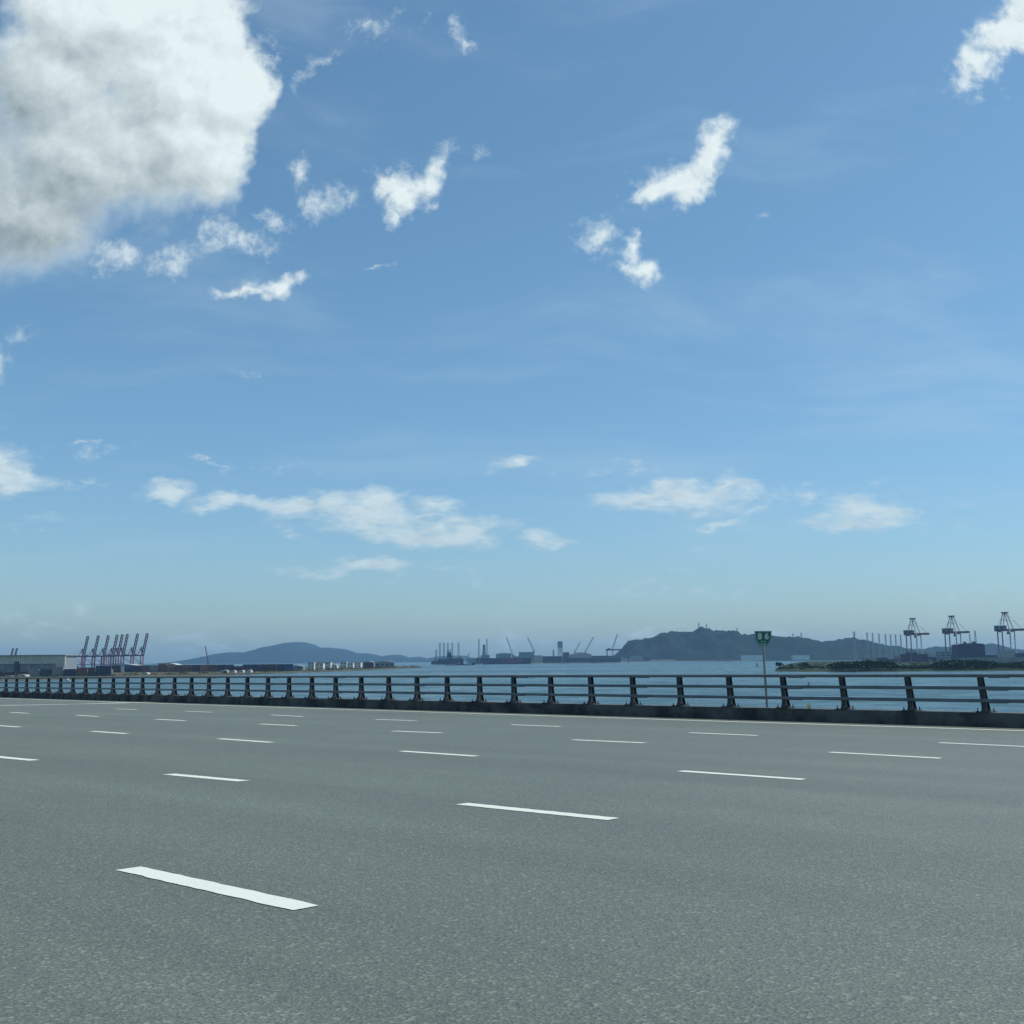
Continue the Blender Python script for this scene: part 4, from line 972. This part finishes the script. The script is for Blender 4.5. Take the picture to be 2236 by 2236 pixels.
def barge(px0, px1, D, label, m, hh=2.2, house=True):
    k = mpp(D); c = (px0 + px1) / 2; r = empty('barge', on(c, D, 0), 0, label, 'barge'); L = (px1 - px0) * k; hull(r, L, 10, hh, m)
    if house: mb = MB(); mb.box((-L * .2, 0, hh + 1.6), (L * .22, 6, 3.2)); mb.box((-L * .2, 0, hh + 4), (L * .1, 4, 1.8)); mb.build('deckhouse', M_GREYW, r)
barge(971, 1000, 3850, 'flat dark barge, left one of the three moored before the rigs', M_HULL, 2.6, False)
barge(994, 1020, 3800, 'dull red-hulled work barge in the middle of the three before the rigs', M_HULLR, 4.2)
barge(1019, 1037, 3780, 'flat dark barge, right one of the three moored before the rigs', M_HULL, 2.4)
barge(1030, 1040, 4400, 'small dark tug beside the left end of the long hull', M_HULL, 8)
# white boat at the left shore
D = 1035; k = mpp(D); r = empty('motor_boat', on(146, D, 0), 0, 'white motor boat lying off the shore behind the railing at left', 'boat'); hull(r, 17 * k, 2.4, 1.3, M_CREAM)
mb = MB(); mb.box((-.6, 0, 2.0), (3.0, 1.8, 1.4)); cb = mb.build('cabin', M_CREAM, r); mb = MB(); mb.box((-.6, -.92, 2.2), (2.4, .06, .5)); mb.build('window', M_GLASS, cb)
def buoy(px, py, label):
    d = px_dir(px, py); t = -CAM.z / d.z; p = CAM + d * t; s_ = p.y / 1000; r = empty('buoy', (p.x, p.y, 0), 0, label, 'buoy')
    mb = MB(); mb.tube((0, 0, -.4), (0, 0, .5), 1.6 * s_ * 1.0, 1.5 * s_, 14); mb.build('float', M_DARKW, r)
    mb = MB()
    for a in range(4): mb.bar((math.cos(a * 1.57) * .9 * s_, math.sin(a * 1.57) * .9 * s_, .5), (0, 0, 3.4 * s_), .22 * s_)
    mb.tube((0, 0, 3.0 * s_), (0, 0, 3.7 * s_), .35 * s_, .3 * s_, 8); mb.build('beacon_frame', M_DARKW, r)
buoy(1653, 1456, 'dark navigation buoy on the water left of the sign pole'); buoy(1766, 1498, 'dark navigation buoy seen through the railing right of the sign')

# ------------------------------------------------------------------ pylons
M_PY = mat('pale_pylon_steel', (.50, .53, .52), .6, var=.15, vscale=.1)
def pylon(px, ytop, ybase, D, label, w0=5.0, group=None, t=1.0):
    base = at(px, ybase, D); r = empty('power_pylon', base, 0, label, 'pylon', group); H = at(px, ytop, D).z - base.z; k = mpp(D); w0 = w0 * k; th = .50 * k * t
    mb = MB(); n = 9
    for j in range(n):
        f = lambda u: w0 * (.5 - .36 * min(1, u * 1.15))
        a, b = f(j / n), f((j + 1) / n); z, z2 = H * j / n, H * (j + 1) / n
        for sy in (-1, 1):
            mb.bar((-a, sy * a, z), (-b, sy * b, z2), th); mb.bar((a, sy * a, z), (b, sy * b, z2), th); mb.bar((-a, sy * a, z), (b, sy * b, z2), th * .7); mb.bar((a, sy * a, z), (-b, sy * b, z2), th * .7)
    mb.build('tower', M_PY, r); mb = MB()
    for u, w in ((.985, 1.7), (.90, 1.25), (.81, 1.0)): mb.bar((-w0 * .5 * w, 0, H * u), (w0 * .5 * w, 0, H * u), th * 1.2)
    mb.build('cross_arm', M_PY, r)
PYL = [(1868, 1379, 1441, 3000), (1896, 1381, 1440, 3150), (1908, 1382, 1439, 3300), (1922, 1383.5, 1439, 3450), (1936, 1384.5, 1438, 3600), (1947, 1385, 1438, 3750), (1958, 1385.5, 1438, 3900), (1969, 1386, 1437, 4050)]
for i, (px, a, b, D) in enumerate(PYL): pylon(px, a, b, D, 'pale lattice pylon, %s from the left of the row left of the tall cranes' % ORD[i], 6.5 if i == 0 else 5.2, 'row of pylons on the right', 1.0 if i == 0 else .8)
pylon(1526, 1361, 1376, 6550, 'pylon on the very summit of the wooded hill', 4.2, 'pylons on the hill', .7)
pylon(1543, 1363, 1380, 6550, 'pylon just right of the summit of the wooded hill', 4.2, 'pylons on the hill', .7)
pylon(1610, 1371, 1390, 6550, 'pylon on the hill shoulder between the summit and the sign', 4.0, 'pylons on the hill', .7)
pylon(1732, 1384, 1394, 6600, 'tiny pylon on the hill crest right of the sign, left one of two', 4.0, 'pylons on the hill', .6)
pylon(1750, 1382, 1394, 6600, 'tiny pylon on the hill crest right of the sign, right one of two', 4.0, 'pylons on the hill', .6)
pylon(2131, 1377, 1412, 3600, 'pale pylon rising behind the large dark block', 5.0, 'pylons by the dark block', .8)
pylon(2119, 1385, 1412, 3900, 'fainter pylon left of the one behind the large dark block', 4.6, 'pylons by the dark block', .6)

# ------------------------------------------------------------------ haze
def haze():
    m = bpy.data.materials.new('haze'); m.use_nodes = True; nt = m.node_tree; nt.nodes.clear(); g = G(nt)
    out = g.n('ShaderNodeOutputMaterial'); v = g.n('ShaderNodeVolumePrincipled')
    v.inputs['Color'].default_value = (0.31, 0.56, 0.86, 1); v.inputs['Density'].default_value = 4.2e-5; v.inputs['Anisotropy'].default_value = 0.2
    nt.links.new(v.outputs[0], out.inputs['Volume'])
    mb = MB(); mb.box((0, 8500, 140), (42000, 21000, 300)); o = mb.build('haze', m); tag(o, kind='stuff'); return o
haze()
